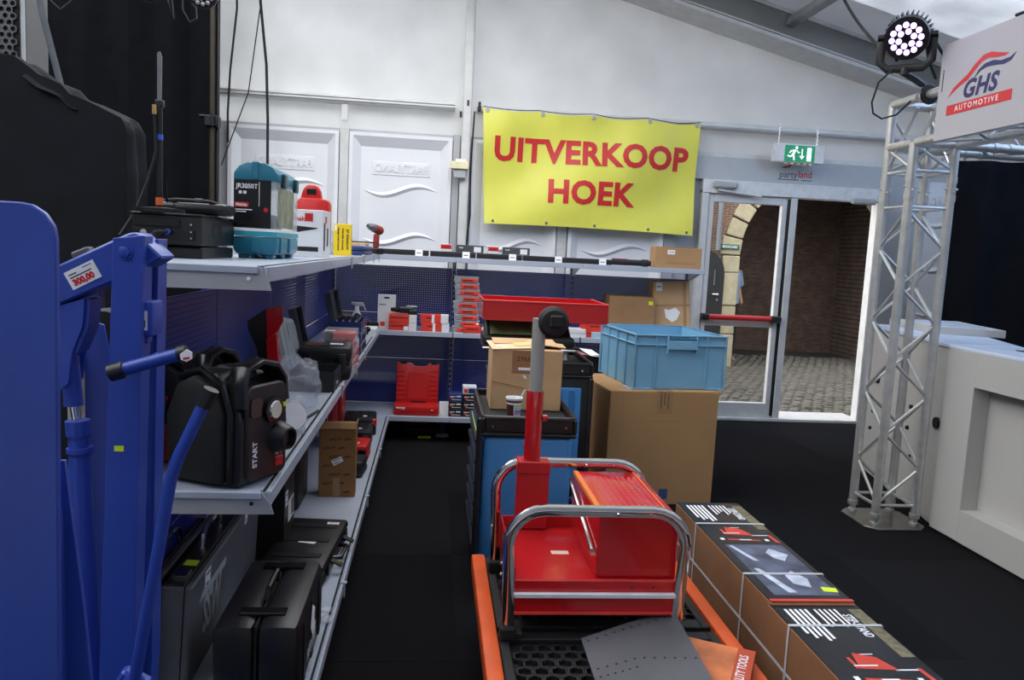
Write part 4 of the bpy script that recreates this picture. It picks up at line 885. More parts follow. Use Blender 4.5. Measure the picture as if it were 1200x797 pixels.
# ================================================================ trolleys
def trolley(label, x0, x1, y0, y1, h, front_mat, inset=False):
    t = thing('tool_trolley', label, 'trolley', ((x0 + x1) / 2, (y0 + y1) / 2, 0)); w, d = (x1 - x0) / 2, (y1 - y0) / 2
    part('cabinet', B().box(-w + .012, w - .012, -d + .012, d - .012, .13, h - .075, .03 if not inset else .01, 3), front_mat, t)
    part('top_tray', B().tray(-w, w, -d, d, h - .08, h, .018, .006), BLACK, t)
    part('rim', B().tube([(x, y, h) for x, y in rrect(-w + .009, w - .009, -d + .009, d - .009, .025, 3)], .011, 8, True), BLACK, t)
    part('rubber_mat', B().box(-w + .02, w - .02, -d + .02, d - .02, h - .062, h - .022), RUBBER, t)
    for s in (-1, 1): part('screw', B().lathe([(.007, 0), (.005, .004)], (s * w * .76, -d - .004, h - .035), axis='y', n=10), CHROME, t)
    nd = 6
    for k in range(nd):
        z0 = .16 + k * (h - .25) / nd; z1 = z0 + (h - .25) / nd - .008
        dr_ = part('drawer', B().box(-w - .010, -w + .012, -d + .02, d - .02, z0, z1, .004), TBLUE_D, t)
        part('drawer_grip', B().box(-w - .022, -w - .008, -d + .03, d - .03, z1 - .018, z1 - .002, .004), BLACK, dr_)
    part('corner_guard', B().box(-w - .016, -w + .014, -d - .004, -d + .02, .14, h - .08, .006).box(w - .014, w + .004, -d - .004, -d + .016, .14, h - .08, .006) if inset else B().box(-w - .018, -w + .004, -d - .002, -d + .03, .14, h, .006), BLACK, t)
    part('base_plate', B().box(-w, w, -d, d, .11, .135, .004), TBLUE_D, t)
    for sx in (-1, 1):
        for sy in (-1, 1):
            c = part('caster', B().lathe([(.045, -.013), (.05, -.008), (.05, .008), (.045, .013)], (sx * (w - .02), sy * (d - .06), .05), axis='x', n=18), RUBBER, t)
            part('fork', B().box(sx * (w - .02) - .02, sx * (w - .02) - .016, sy * (d - .06) - .02, sy * (d - .06) + .02, .05, .115).box(sx * (w - .02) + .016, sx * (w - .02) + .02, sy * (d - .06) - .02, sy * (d - .06) + .02, .05, .115), CHROME, c)
    return t, w, d
t, w, d = trolley('blue tool trolley with black tray top behind the red drawer cart', .222, .632, 3.20, 3.86, .80, TBLUE)
part('yellow_edge', B().box(-w - .020, -w - .018, -d + .02, -d + .40, .740, .7435), YELLOW_S, t)
part('small_screw', B().lathe([(.005, 0), (.004, .003)], (-.02, -d + .008, .68), axis='y', n=8).lathe([(.005, 0), (.004, .003)], (-.02, -d + .008, .62), axis='y', n=8), CHROME, t)
part('price_label', B().rbox((.125, -d + .075, .779), (.055, .05, .001), (0, 0, R(-6))), PAPER, t)
t, w, d = trolley('black tool trolley with blue inset standing behind the cardboard box', .36, .905, 4.22, 4.80, .895, BLACK, True)
part('blue_inset', B().box(.02, .21, -d + .004, -d + .014, .2, .76, .003), TBLUE, t); part('inset_rib', B().box(.07, .10, -d - .002, -d + .006, .2, .75, .003).box(.14, .17, -d - .002, -d + .006, .2, .75, .003), M('inset rib blue', (52, 112, 170), .4), t)
# cardboard box and coffee cup on the first trolley
t = carton('carton', 'worn cardboard box with loose top flaps on the blue trolley', (.440, 3.625, .780), .325, .29, .285, R(-1), KRAFT_L, False, False)
part('flap', B().rbox((-.06, -.02, .287), (.22, .25, .004), (R(2), R(-3), R(4)), .001), M('pale cardboard', (214, 184, 146), .8, 0, .08), t); part('flap', B().rbox((.11, .02, .290), (.16, .26, .004), (R(-3), R(5), R(-5)), .001), KRAFT_L, t)
part('flap', B().rbox((.0, .06, .294), (.30, .14, .004), (R(4), 0, R(2)), .001), KRAFT_L, t)
part('yellow_tape', B().rbox((-.02, -.04, .2925), (.07, .09, .001), (R(2), R(-3), R(10))), M('yellow tape', (214, 190, 120), .5), t); sticker(t, (-.11, -.08, .284), .05, .04, PAPER, UP, lines=0)
part('tape_patch', B().box(-.07, .06, -.1456, -.145, .17, .275), M('brown tape', (150, 106, 66), .35), t)
text('2 PARS', .03, M('pen ink', (70, 48, 34), .7), t, (-.01, -.146, .235), (R(90), R(4), 0), .0004, .0004, .8)
part('white_strip', B().box(-.04, .03, -.1464, -.1456, .185, .197, .0004), PAPER, t); part('torn_patch', B().prism([(-.02, .165), (-.005, .16), (.0, .145), (-.012, .15)], 'y', -.146, -.145), PAPER, t)
part('crease_fold', B().prism([(-.16, .135), (.02, .10), (.03, .097), (-.16, .128)], 'y', -.147, -.1445), KRAFT, t)
t = thing('coffee_cup', 'striped paper coffee cup with a white stirrer on the blue trolley', 'cup', (.367, 3.305, .779))
part('cup', B().lathe([(.0255, 0), (.027, .002), (.035, .088), (.0372, .090), (.0372, .094), (.034, .094), (.032, .085), (.026, .012), (.02, .01)]), PAPER, t)
b = B()
def cupband(z0, z1, a0, a1, n=8):
    bb = B(); r = lambda z: .0271 + (.035 - .027) * z / .088 + .0003
    V = [[bb.m.verts.new((r(z) * math.cos(R(a0 + (a1 - a0) * i / n)), r(z) * math.sin(R(a0 + (a1 - a0) * i / n)), z)) for z in (z0, z1)] for i in range(n + 1)]
    for p, q in zip(V, V[1:]): bb.m.faces.new((p[0], q[0], q[1], p[1]))
    return bb
part('brown_band', cupband(.074, .084, 0, 360, 24), M('cup brown', (104, 58, 44), .5), t); part('brown_panel', cupband(.003, .066, 185, 262), M('cup dark brown', (74, 40, 32), .5), t)
for z, c in ((.056, (190, 200, 70)), (.045, (150, 200, 205)), (.034, (110, 110, 190)), (.024, (220, 110, 180))): part('stripe', cupband(z, z + .008, 270, 345), M('cup stripe %d' % c[0], c, .5), t)
part('stirrer', B().rbox((.030, 0, .10), (.006, .002, .07), (0, R(28), 0)), CARD_W, t)
# book, tester, red tray on the second trolley
t = thing('white_book', 'thick white book lying under the black tester on the second trolley', 'book', (.655, 4.42, .908))
part('pages', B().box(-.11, .105, -.14, .14, .004, .046), PAPER, t); part('cover', B().box(-.112, .108, -.142, .142, 0, .004).box(-.112, .108, -.142, .142, .046, .05), CARD_W, t); part('purple_spine', B().box(.106, .112, -.1425, .142, 0, .05).box(.07, .085, -.1425, -.1415, .004, .046), M('violet print', (140, 130, 200), .5), t)
t = thing('diagnostic_tester', 'black test device with olive screen lying on the white book under the red tray', 'tester', (.535, 4.40, .960))
part('chrome_rim', B().box(-.255, .265, -.165, .165, 0, .012, .003), CHROME, t); part('body', B().box(-.25, .26, -.16, .16, .012, .075, .018, 2), BLACK, t)
part('screen_housing', B().prism([(-.12, .07), (.14, .07), (.14, .160), (.06, .160)], 'x', -.235, .245, .008), BLACK, t)
part('screen', B().rbox((-.06, -.033, .119), (.30, .17, .004), (R(26.5), 0, 0), .001), OLIVE, t)
t = thing('red_tray', 'long empty red steel tray resting on the black test device', 'tray', (.62, 4.46, 1.122))
part('tray_shell', B().tray(-.345, .345, -.24, .24, 0, .108, .004, .001), RED, t); part('front_hem', B().box(-.347, .347, -.244, -.238, .102, .112, .002).box(.341, .347, -.24, .24, .102, .112, .002).box(-.347, -.341, -.24, .24, .102, .112, .002), M('red hem', (214, 60, 56), .35), t)
# black bin with leaflets beside the crate
t = thing('storage_bin', 'dark storage bin with leaflets on top between black trolley and crate', 'bin', (1.08, 5.57, 0))
part('tub', B().tray(-.13, .16, -.2, .22, 0, .80, .008, .003), BLACK, t); part('contents', B().box(-.12, .15, -.19, .21, .6, .78, .01), M('dark parts', (40, 40, 46), .6), t)
for k in range(2): part('leaflet', B().rbox((-.02 + .08 * k, -.1 - .02 * k, .795 + .012 * k), (.10, .20, .002), (R(8), R(6), R(35 - 20 * k))), PAPER, t)
part('red_leaflet', B().rbox((-.03, -.1, .803), (.07, .15, .002), (R(8), R(6), R(35))), M('leaflet pink', (214, 120, 132), .5), t)

# ================================================================ orange lift table
t = thing('lift_table', 'low orange scissor lift table with black honeycomb deck under the red cart', 'lift table', (.59, 2.1, 0))
DZ = .30; x0, x1, y0, y1 = -.40, .42, -.95, .86
for s, (a, c) in enumerate(((x0, x0 + .052), (x1 - .052, x1))): part('side_rail', B().box(a, c, y0, y1, DZ - .06, DZ + .006, .008, 2), ORANGE, t)
part('end_rail', B().box(x0 + .05, x1 - .05, y1 - .05, y1, DZ - .06, DZ - .01, .004), ORANGE, t)
part('deck_plate', B().box(x0 + .05, x1 - .05, y0, y1 - .05, DZ - .035, DZ - .018, .002), BLACK_M, t)
for k in range(3):
    a, c = y0 + .02 + k * .60, y0 + .59 + k * .60
    part('deck_frame', B().box(x0 + .055, x0 + .085, a, c, DZ - .018, DZ, .003).box(x1 - .085, x1 - .055, a, c, DZ - .018, DZ, .003).box(x0 + .085, x1 - .085, a, a + .05, DZ - .018, DZ, .003).box(x0 + .085, x1 - .085, c - .05, c, DZ - .018, DZ, .003), RUBBER, t)
    hx = B(); r = .028; j = 0; y = a + .075
    while y < c - .06:
        x = x0 + .115 + (r * .9 if j % 2 else 0)
        while x < x1 - .10:
            P = [[(x + q * math.sin(PI / 3 * i), y + q * math.cos(PI / 3 * i)) for i in range(6)] for q in (r, r * .8)]
            V = [[hx.m.verts.new((u, v, z)) for u, v in P[w_]] for w_, z in ((0, DZ - .017), (0, DZ - .003), (1, DZ - .003), (1, DZ - .017))]
            for A, C in zip(V, V[1:]):
                for i in range(6): hx.m.faces.new((A[i], A[(i + 1) % 6], C[(i + 1) % 6], C[i]))
            x += r * 1.8
        y += r * 1.56; j += 1
    part('honeycomb_mat', hx, RUBBER, t, kind='stuff', ang=20)
part('base_frame', B().box(x0 + .06, x0 + .11, y0 + .05, y1 - .06, .05, .10, .005).box(x1 - .11, x1 - .06, y0 + .05, y1 - .06, .05, .10, .005).box(x0 + .06, x1 - .06, y1 - .12, y1 - .07, .05, .09).box(x0 + .06, x1 - .06, y0 + .05, y0 + .1, .05, .09), BLACK, t)
for s in (x0 + .13, x1 - .13): part('scissor_arm', B().rbox((s, -.05, .17), (.02, 1.5, .04), (R(6), 0, 0), .003).rbox((s + .025, -.05, .17), (.02, 1.5, .04), (R(-6), 0, 0), .003), ORANGE, t)
for sx in (x0 + .085, x1 - .085):
    for y in (y0 + .15, y1 - .15): part('wheel', B().lathe([(.048, -.015), (.05, .0), (.048, .015)], (sx, y, .05), axis='x'), RUBBER, t)
# ================================================================ red drawer cart on chrome hoops
t = thing('drawer_cart', 'red mechanic seat cart with two chrome hoops and a tall post with black cap', 'cart', (.545, 2.54, .30))
def hoop(y, x0, x1, z1, r=.11):
    pts = [(x0 + .012, y, .02), (x0, y, z1 - r)] + [(x, y, z) for x, z in arc(x0 + r, z1 - r, r, 180, 90, 6)] + [(x, y, z) for x, z in arc(x1 - r, z1 - r, r, 90, 0, 6)] + [(x1 - .012, y, .02)]
    return B().tube(pts, .011, 10, ry=.019)
for k, y in enumerate((-.245, .27)):
    h = part('chrome_hoop', hoop(y, -.285, .275, .415 if k == 0 else .425), CHROME, t)
    for x in (-.275, .265): part('rubber_foot', B().rbox((x, y, .022), (.05, .045, .044), bev=.006).rbox((x + (.03 if x < 0 else -.03), y + .01, .012), (.04, .035, .022), bev=.005), RUBBER, h)
    part('hoop_screw', B().lathe([(.006, 0), (.004, .005)], (.05, y - .014, (.415 if k == 0 else .425) - .006), axis='y', n=10).lathe([(.004, 0), (.003, .002)], (.155, y - .012, (.415 if k == 0 else .425) - .006), axis='y', n=8), CHROME, h)
part('side_bolt', B().lathe([(.006, 0), (.005, .006)], (-.302, -.20, .19), axis='x', n=8).lathe([(.006, 0), (.005, .006)], (-.302, -.20, .225), axis='x', n=8).lathe([(.006, 0), (.005, .006)], (-.302, .2, .20), axis='x', n=8), CHROME, t)
part('drawer_case', B().box(-.262, .265, -.225, .25, .085, .184, .003), RED, t)
part('tray_rim', B().box(-.264, -.258, -.235, .25, .18, .225, .001).box(-.264, .267, -.235, -.229, .145, .184, .001).box(-.264, .267, .244, .25, .18, .225, .001), RED, t)
dw = part('drawer', B().box(-.258, .26, -.240, -.226, .082, .132, .003), RED, t)
part('chrome_pull', B().box(-.26, .262, -.252, -.236, .134, .149, .002), M('bright drawer pull', (232, 236, 242), .3, .2), dw)
part('lower_lip', B().box(-.258, .26, -.248, -.238, .078, .086, .001), M('red hem', (214, 60, 56), .35), dw)
for x in (.115, .185): part('screw_hole', B().lathe([(.004, 0), (.004, .001)], (x, -.236, .165), axis='y', n=8), BLACK_M, t)
bx = part('seat_box', B().prism([(-.0, .184), (.262, .184), (.262, .375), (.248, .398), (.02, .398), (-.0, .385)], 'y', -.21, .255, .004), RED, t)
d_ = B()
for i in range(9):
    for j in range(16): d_.lathe([(.0042, 0), (.002, .0018)], (.045 + .021 * i, -.15 + .022 * j, .398), n=6)
part('dimple', d_, M('dimple red', (214, 70, 80), .3), bx, kind='stuff')
part('edge_trim', B().box(.0, .018, -.21, .255, .386, .400, .001).box(.225, .229, -.2, .25, .397, .400), M('orange trim', (232, 126, 52), .35), bx)
part('side_rail', B().tube([(-.012, -.2, .27), (-.012, .24, .37)], .008, 8), CHROME, bx)
po = part('post', B().cyl((-.160, .242, .42), (-.160, .242, .70), .031, n=20).box(-.215, -.095, .212, .258, .186, .425, .003).box(-.216, -.094, .205, .288, .395, .442, .004), RED, t)
part('post_tube', B().cyl((-.160, .235, .70), (-.160, .235, .965), .0245, n=20), M('worn steel tube', (164, 164, 158), .5, .35, .25, 8, .05, 40, stretch=(1, 1, .15)), po)
part('post_cap', B().lathe([(.050, -.02), (.056, -.012), (.056, .014), (.044, .03), (.02, .034)], (-.112, .222, .955), axis='y', n=22).rbox((-.105, .190, .96), (.05, .03, .045), bev=.006), RUBBER, po)
part('locking_screw', B().lathe([(.012, 0), (.012, .018), (.006, .02)], (-.130, .235, .60), axis='x', n=12), RED, po)
part('sticker_reflection', B().box(-.11, -.05, -.02, .01, .1845, .185), M('sticker reflection cream', (224, 200, 180), .5), t)  # cream patch painted as a reflection on the red enamel
# ================================================================ plate and book on the deck
t = thing('steel_plate', 'grey bent sheet with rows of dimples lying on the honeycomb deck', 'plate', (.64, 2.1, .305))
fz = lambda u, v: Vector((-.155 + .01 * v + u * (.298 + .02 * v), -.75 + v * (.90 + .09 * u), .012 + .045 * u ** 1.5 + .020 * math.sin(PI * u * .7 + .4) * v ** 3))
part('sheet', B().grid(fz, 10, 14, .010), GREY_D, t, ang=60)
b = B()
for i in range(11):
    u = .06 + .09 * i
    for v in (.97, .80 - .10 * max(0, u - .45) ** 1.0 * 1.6, ):
        p = fz(min(u, .97), v); b.lathe([(.005, 0), (.002, .003)], p + Vector((0, 0, .0)), n=6)
for i in range(6):
    p = fz(.06 + .07 * i, .755); b.lathe([(.004, 0), (.002, .003)], p, n=6)
part('dimple', b, M('dimple dark', (48, 48, 52), .6), t, kind='stuff')
t = thing('tool_box', 'flat orange printed box with QUALITY TOOLS lettering on the deck', 'box', (.872, 2.085, .302), R(-28))
part('body', B().box(-.13, .095, -.16, .10, 0, .042, .002), M('orange flame print', (200, 114, 68), .3, 0, .45, 9), t)
part('red_edge', B().box(.045, .096, -.1605, .1005, .038, .0435, .001), M('dark orange print', (188, 74, 40), .35), t)
text('QUALITY TOOLS', .036, PAPER, t, (.068, -.045, .0437), (0, 0, R(90)), .0004, .0003, .75)
part('side_label', B().box(.0955, .0965, -.13, .06, .008, .034), M('brown label', (120, 56, 34), .4), t)
# ================================================================ long black topped carton
t = thing('long_carton', 'long carton with black printed top and white straps beside the lift table', 'box', (1.283, 2.35, 0))
KB = M('brown long carton', (134, 94, 62), .8, 0, .12, 5, .08, 30)
lb = part('body', B().box(-.146, .146, -.02, 1.0, 0, .40, .004), KB, t); part('body', B().box(-.150, .150, -1.1, -.0, 0, .392, .004), KB, t)
tp = M('black glossy print', (26, 27, 31), .24, 0, .25, 6, .12, 14)
for k, (a, c, z, hw) in enumerate(((.0, .998, .400, .144), (-1.09, -.008, .392, .148))):
    f = part('printed_top', B().box(-hw, hw, a, c, z - .001, z + .003, .001), tp, t); q = z + .003
    b = B()
    for i in range(5): b.box(-hw + .03 + .017 * i, -hw + .039 + .017 * i, c - .20 - .02 * (i % 2) - .008 * i, c - .04, q, q + .0006)
    for i in range(5): b.box(-hw + .13 + .017 * i, -hw + .137 + .017 * i, c - .16 + .02 * (i % 3), c - .04, q, q + .0006)
    part('small_print', b, PAPER, f)
    text('STEP-STAND', .042, PAPER, t, (-hw + .222, c - .15, q + .0003), (0, 0, R(-90)), .0004, .001, .62)
    part('gold_crest', B().box(hw - .048, hw - .004, c - .34, c - .04, q, q + .0006), M('dull gold print', (112, 104, 78), .5, 0, .5, 40), f)
    yb = c - .40
    part('red_drawing', B().prism([(-.06, yb), (.05, yb - .01), (.02, yb + .06), (-.04, yb + .085)], 'z', q, q + .0006).prism([(.105, yb + .0), (.118, yb), (.128, yb - .09), (.112, yb - .08)], 'z', q, q + .0006).prism([(-.075, yb - .06), (.055, yb - .07), (.055, yb - .058), (-.075, yb - .048)], 'z', q, q + .0006).box(-.07, -.06, yb, yb + .06, q, q + .0006), M('print orange red', (206, 66, 48), .4), f)
    part('white_drawing', B().box(-.07, .0, yb + .012, yb + .018, q + .0006, q + .001).box(.04, .11, yb - .012, yb - .006, q, q + .0006).box(-.02, .02, yb + .075, yb + .079, q, q + .0006).box(-.03, .02, yb - .062, yb - .054, q + .0006, q + .001).box(-.105, -.09, yb - .06, yb - .04, q, q + .0006).box(.075, .09, yb - .07, yb - .05, q, q + .0006), PAPER, f)
    part('photo_print', B().box(-.11, .12, yb - .56, yb - .11, q, q + .0004), M('bluish photo print', (84, 90, 110), .35, 0, .6, 14), f)
    part('photo_print', B().prism([(-.10, yb - .12), (-.085, yb - .12), (-.04, yb - .27), (-.06, yb - .27)], 'z', q + .0004, q + .0008).prism([(.02, yb - .19), (.05, yb - .15), (.10, yb - .21), (.06, yb - .27), (.03, yb - .24)], 'z', q + .0004, q + .0008).prism([(-.09, yb - .34), (-.07, yb - .34), (-.02, yb - .54), (-.05, yb - .54)], 'z', q + .0004, q + .0008).prism([(.0, yb - .40), (.04, yb - .36), (.07, yb - .43), (.05, yb - .50), (.0, yb - .47)], 'z', q + .0004, q + .0008), M('pale photo print', (190, 198, 214), .35, 0, .4, 20), f)
part('red_edge', B().box(-.144, .144, -.012, .006, .402, .406, .001), M('print orange red', (206, 66, 48), .4), t)
part('yellow_sticker', B().rbox((.105, .08, .4042), (.05, .035, .001), (0, 0, R(-10))), YELLOW_S, t)
ST = M('white strap', (196, 198, 202), .4)
for y, z, hw in ((.72, .4045, .1475), (.21, .4045, .1475), (-.16, .3965, .1515), (-.70, .3965, .1515)):
    part('strap', B().box(-hw, hw, y - .006, y + .006, z - .001, z + .0012).box(-hw - .0012, -hw, y - .006, y + .006, .0, z).box(hw, hw + .0012, y - .006, y + .006, .0, z), ST, t)
part('strap', B().box(-.1515, -.1503, -1.1, 1.0, .235, .245), ST, t)
# ================================================================ truss stand
TX, TY, HS = 2.748, 4.31, .1225
def braces(b, p, q, n, r=.009, flip=0):
    """zigzag between two parallel chords p=(a,b), q=(a,b)"""
    for i in range(n):
        s, e = (p, q) if (i + flip) % 2 == 0 else (q, p)
        b.cyl(s[0].lerp(s[1], i / n), e[0].lerp(e[1], (i + 1) / n), r, n=8)
V3 = lambda *a: Vector(a)
t = thing('truss_tower', 'square aluminium truss tower standing on a steel plate at the counter corner', 'truss', (TX, TY, 0))
part('base_plate', B().prism([(-.19, -.13), (-.13, -.19), (.13, -.19), (.19, -.13), (.19, .13), (.13, .19), (-.13, .19), (-.19, .13)], 'z', 0, .010, .002), M('plate steel', (132, 130, 124), .3, .8, .1, 10), t)
C4 = [(-HS, -HS), (HS, -HS), (HS, HS), (-HS, HS)]
for k, (x, y) in enumerate(C4):
    ztop = 2.21 if k < 2 else 2.455
    part('main_tube', B().cyl((x, y, .075), (x, y, ztop), .025, n=20), TRUSS, t)
    part('coupler', B().cyl((x, y, .010), (x, y, .085), .019, n=14).cyl((x, y, .06), (x, y, .085), .030, n=16).cyl((x, y, .022), (x, y, .03), .026, n=14), TRUSS, t)
    part('collar', B().cyl((x, y, 1.90), (x, y, 1.935), .029, n=16).cyl((x, y, 2.0), (x, y, 2.035), .029, n=16).cyl((x - .04, y, 1.97), (x + .04, y, 1.97), .006, n=8).cyl((x, y - .04, 1.95), (x, y + .04, 1.95), .006, n=8), TRUSS, t)
for k in range(4):
    a, c = C4[k], C4[(k + 1) % 4]; b = B()
    braces(b, (V3(*a, .14), V3(*a, 1.84)), (V3(*c, .14), V3(*c, 1.84)), 8, flip=k % 2)
    part('brace', b, TRUSS, t)
    for z in (.13, 1.86, 2.06): part('cross_tube', B().cyl((*a, z), (*c, z), .010, n=8), TRUSS, t)
    part('brace', B().cyl((*a, 2.07), (*c, 2.40), .010, n=8).cyl((*c, 2.07), (*a, 2.2), .010, n=8), TRUSS, t)
part('cross_tube', B().cyl((-HS, -HS, .135), (HS, HS, .135), .008, n=8), TRUSS, t)
for z in (2.21, 2.455):
    part('corner_tube', B().cyl((-HS, HS, z), (HS, HS, z), .025, n=16).cyl((-HS, HS, z), (-HS, -HS, z), .025, n=16).cyl((HS, HS, z), (HS, -HS, z), .025, n=16).cyl((-HS, -HS, z), (HS, -HS, z), .025, n=16), TRUSS, t)
t = thing('truss_beam', 'horizontal aluminium truss beam carrying the white sign board', 'truss', (TX, TY - HS - .03, 2.21))
for x in (-HS, HS):
    for z in (0, .245): part('main_tube', B().cyl((x, 0, z), (x, -2.3, z), .025, n=18), TRUSS, t)
for (x0, z0, x1, z1) in ((-HS, 0, -HS, .245), (HS, 0, HS, .245), (-HS, 0, HS, 0), (-HS, .245, HS, .245)):
    b = B(); braces(b, (V3(x0, 0, z0), V3(x0, -2.3, z0)), (V3(x1, 0, z1), V3(x1, -2.3, z1)), 10); part('brace', b, TRUSS, t)
t = thing('truss_beam', 'horizontal aluminium truss beam running right behind the sign above the black curtain', 'truss', (TX + HS + .03, TY, 2.21))
for y in (-HS, HS):
    for z in (0, .245):
        m = part('main_tube', B().cyl((0, y, z), (2.6, y, z), .025, n=18), TRUSS, t)
        part('collar', B().cyl((.19, y, z), (.22, y, z), .029, n=14).cyl((.28, y, z), (.31, y, z), .029, n=14).cyl((.205, y, z - .04), (.205, y, z + .04), .006, n=8), TRUSS, m)
for (y0, z0, y1, z1) in ((-HS, 0, -HS, .245), (HS, 0, HS, .245), (-HS, 0, HS, 0)):
    b = B(); braces(b, (V3(.1, y0, z0), V3(2.6, y0, z0)), (V3(.1, y1, z1), V3(2.6, y1, z1)), 10); part('brace', b, TRUSS, t)
# sign board on the beam, facing the aisle (-x)
t = thing('sign_board', 'white sign board with red and blue car outline and GHS letters on the truss', 'sign', (2.597, 3.97, 2.185))
part('board', B().box(-.006, .006, -1.5, .0, 0, .49, .001), SIGNW, t)
SF = (R(90), 0, R(-90))
part('slot', B().box(-.0068, -.006, -.032, -.026, .25, .36), BLACK_M, t)
def logo_pts(P): return [(-.085 - u * .46, .10 + v * .27) for u, v in P]
red = [(0.0, .40), (.08, .56), (.2, .66), (.3, .74), (.40, .88), (.52, .99), (.64, 1.0), (.78, .93), (.90, .88), (.84, .855), (.72, .87), (.60, .91), (.5, .88), (.4, .76), (.3, .63), (.18, .56), (.06, .46)]
blu = [(.40, .62), (.47, .76), (.56, .83), (.68, .84), (.80, .79), (.92, .80), (1.0, .86), (.94, .74), (.84, .71), (.72, .74), (.6, .76), (.5, .73)]
part('red_swoosh', B().prism(logo_pts(red), 'x', -.0075, -.006), BANNER_R, t); part('blue_swoosh', B().prism(logo_pts(blu), 'x', -.0075, -.006), INK_B, t)
text('GHS', .118, INK_B, t, (-.0065, -.085 - .23, .222), SF, .004, .001, 1.02, .22, spacing=1.08)
part('red_bar', B().prism([(-.085, .118), (-.545, .118), (-.545, .168), (-.085, .168)], 'x', -.0075, -.006), BANNER_R, t)
text('AUTOMOTIVE', .038, PAPER, t, (-.0080, -.085 - .22, .143), SF, .0004, .0004, 1.0, 0, spacing=1.4)
# stage lamps
def stage_lamp(label, loc, pan, tilt, lit=True, r=.108, up=False):
    t = thing('stage_lamp', label, 'lamp', loc)       # the head looks along -y, then is tilted and panned about its pivot
    H = dict(loc=(0, 0, 0), rot=(tilt, 0, pan)); back = Matrix.Translation((0, -.07, 0))
    flip = Matrix.Scale(-1, 4, (0, 1, 0))
    part('housing', B().lathe([(r * .80, .0), (r, .0), (r * 1.02, .03), (r, .05), (r * .93, .07), (r * .9, .15), (r * .7, .17)], axis='y', n=28).xf(back @ flip), BLACK, t, **H)
    for i in range(14):
        a = PI * (i + .5) / 14
        part('cooling_fin', B().rbox((r * .93 * math.cos(a), .045, r * .93 * math.sin(a)), (.006, .09, .035), (0, -a + PI / 2, 0), .001), BLACK, t, **H)
    part('lens_plate', B().lathe([(r * .80, .0), (r * .80, .006)], (0, -.07, 0), axis='y', n=24), BLACK_G, t, **H)
    for n, rr, k in ((6, r * .34, .3), (12, r * .64, .6)):
        for i in range(n):
            a = 2 * PI * i / n + k
            part('led', B().ball((rr * math.cos(a), -.078, rr * math.sin(a)), r * .145, (1, .45, 1), 10, 6), LED if lit else LED_OFF, t, **H)
    s = -1 if up else 1
    P = dict(loc=(0, 0, 0), rot=(0, 0, pan))
    part('yoke', B().tube([(-r - .015, 0, .0), (-r - .015, 0, -.13 * s), (-r * .8, 0, -.165 * s), (r * .8, 0, -.165 * s), (r + .015, 0, -.13 * s), (r + .015, 0, .0)], .006, 8, ry=.022), BLACK, t, **P)
    for q in (-1, 1): part('pivot_knob', B().cyl((q * (r + .035), 0, 0), (q * (r - .01), 0, 0), .018), BLACK_G, t, **P)
    return t
t = stage_lamp('lit violet white stage lamp clamped on top of the truss tower', (2.445, 4.06, 2.735), R(-36), R(24))
part('clamp_arm', B().cyl((.0, 0, -.165), (.0, 0, -.20), .02).tube([(0, 0, -.19), (.06, .01, -.21), (.13, .03, -.235)], .016, 8, ry=.022), BLACK, t)
part('clamp', B().tube([(.1805 + .037 * math.cos(a), .04, -.28 + .037 * math.sin(a)) for a in [i * PI / 6 for i in range(12)]], .010, 8, True, .018), BLACK, t)
part('cable', B().tube([(.10, .10, .06), (.19, .14, .03), (.23, .16, -.06), (.30, .18, -.16)], .008, 6).tube([(.09, .10, .08), (.2, .14, .08), (.33, .18, -.03), (.42, .22, -.12)], .009, 6), RUBBER, t)
part('safety_cable', B().tube([(-.06, 0, -.17), (-.12, .03, -.24), (-.13, .06, -.34), (-.10, .09, -.39), (-.03, .12, -.41), (.06, .13, -.38), (.14, .14, -.30)], .005, 6), RUBBER, t)
o = part('cable', B().tube(sag((2.94, 5.8, 3.52), (2.42, 4.1, 2.62), .05), .010, 6), RUBBER); tag(o, 'black cable slung from the roof to the lit stage lamp', 'cable')
o = part('cable', B().tube(sag((3.9, 5.2, 3.28), (3.3, 3.2, 2.93), -.01), .012, 6), RUBBER); tag(o, 'black cable under the roof at the top right corner', 'cable')
# ================================================================ white counter
t = thing('bar_counter', 'white painted exhibition counter with a recessed front panel beside the truss tower', 'counter', (2.95, 4.16, 0))
CH_ = 1.095
def slab(P, z0, z1, name, mat, bev=.003): return part(name, B().prism(P, 'z', z0, z1, bev), mat, t)
slab([(.0, 0), (.46, .0), (.46, -2.3), (.0, -2.3)], CH_ - .02, CH_, 'counter_top', COUNTER_T)
slab([(.005, .0), (.31, 1.36), (.98, 1.36), (.46, .0)], CH_ - .02, CH_ + .001, 'counter_top', COUNTER_T)
slab([(.02, .0), (.04, 0), (.35, 1.36), (.32, 1.36)], .02, CH_ - .02, 'side_panel', COUNTER)
slab([(.32, 1.34), (.98, 1.34), (.98, 1.36), (.32, 1.36)], .02, CH_ - .02, 'end_panel', COUNTER)
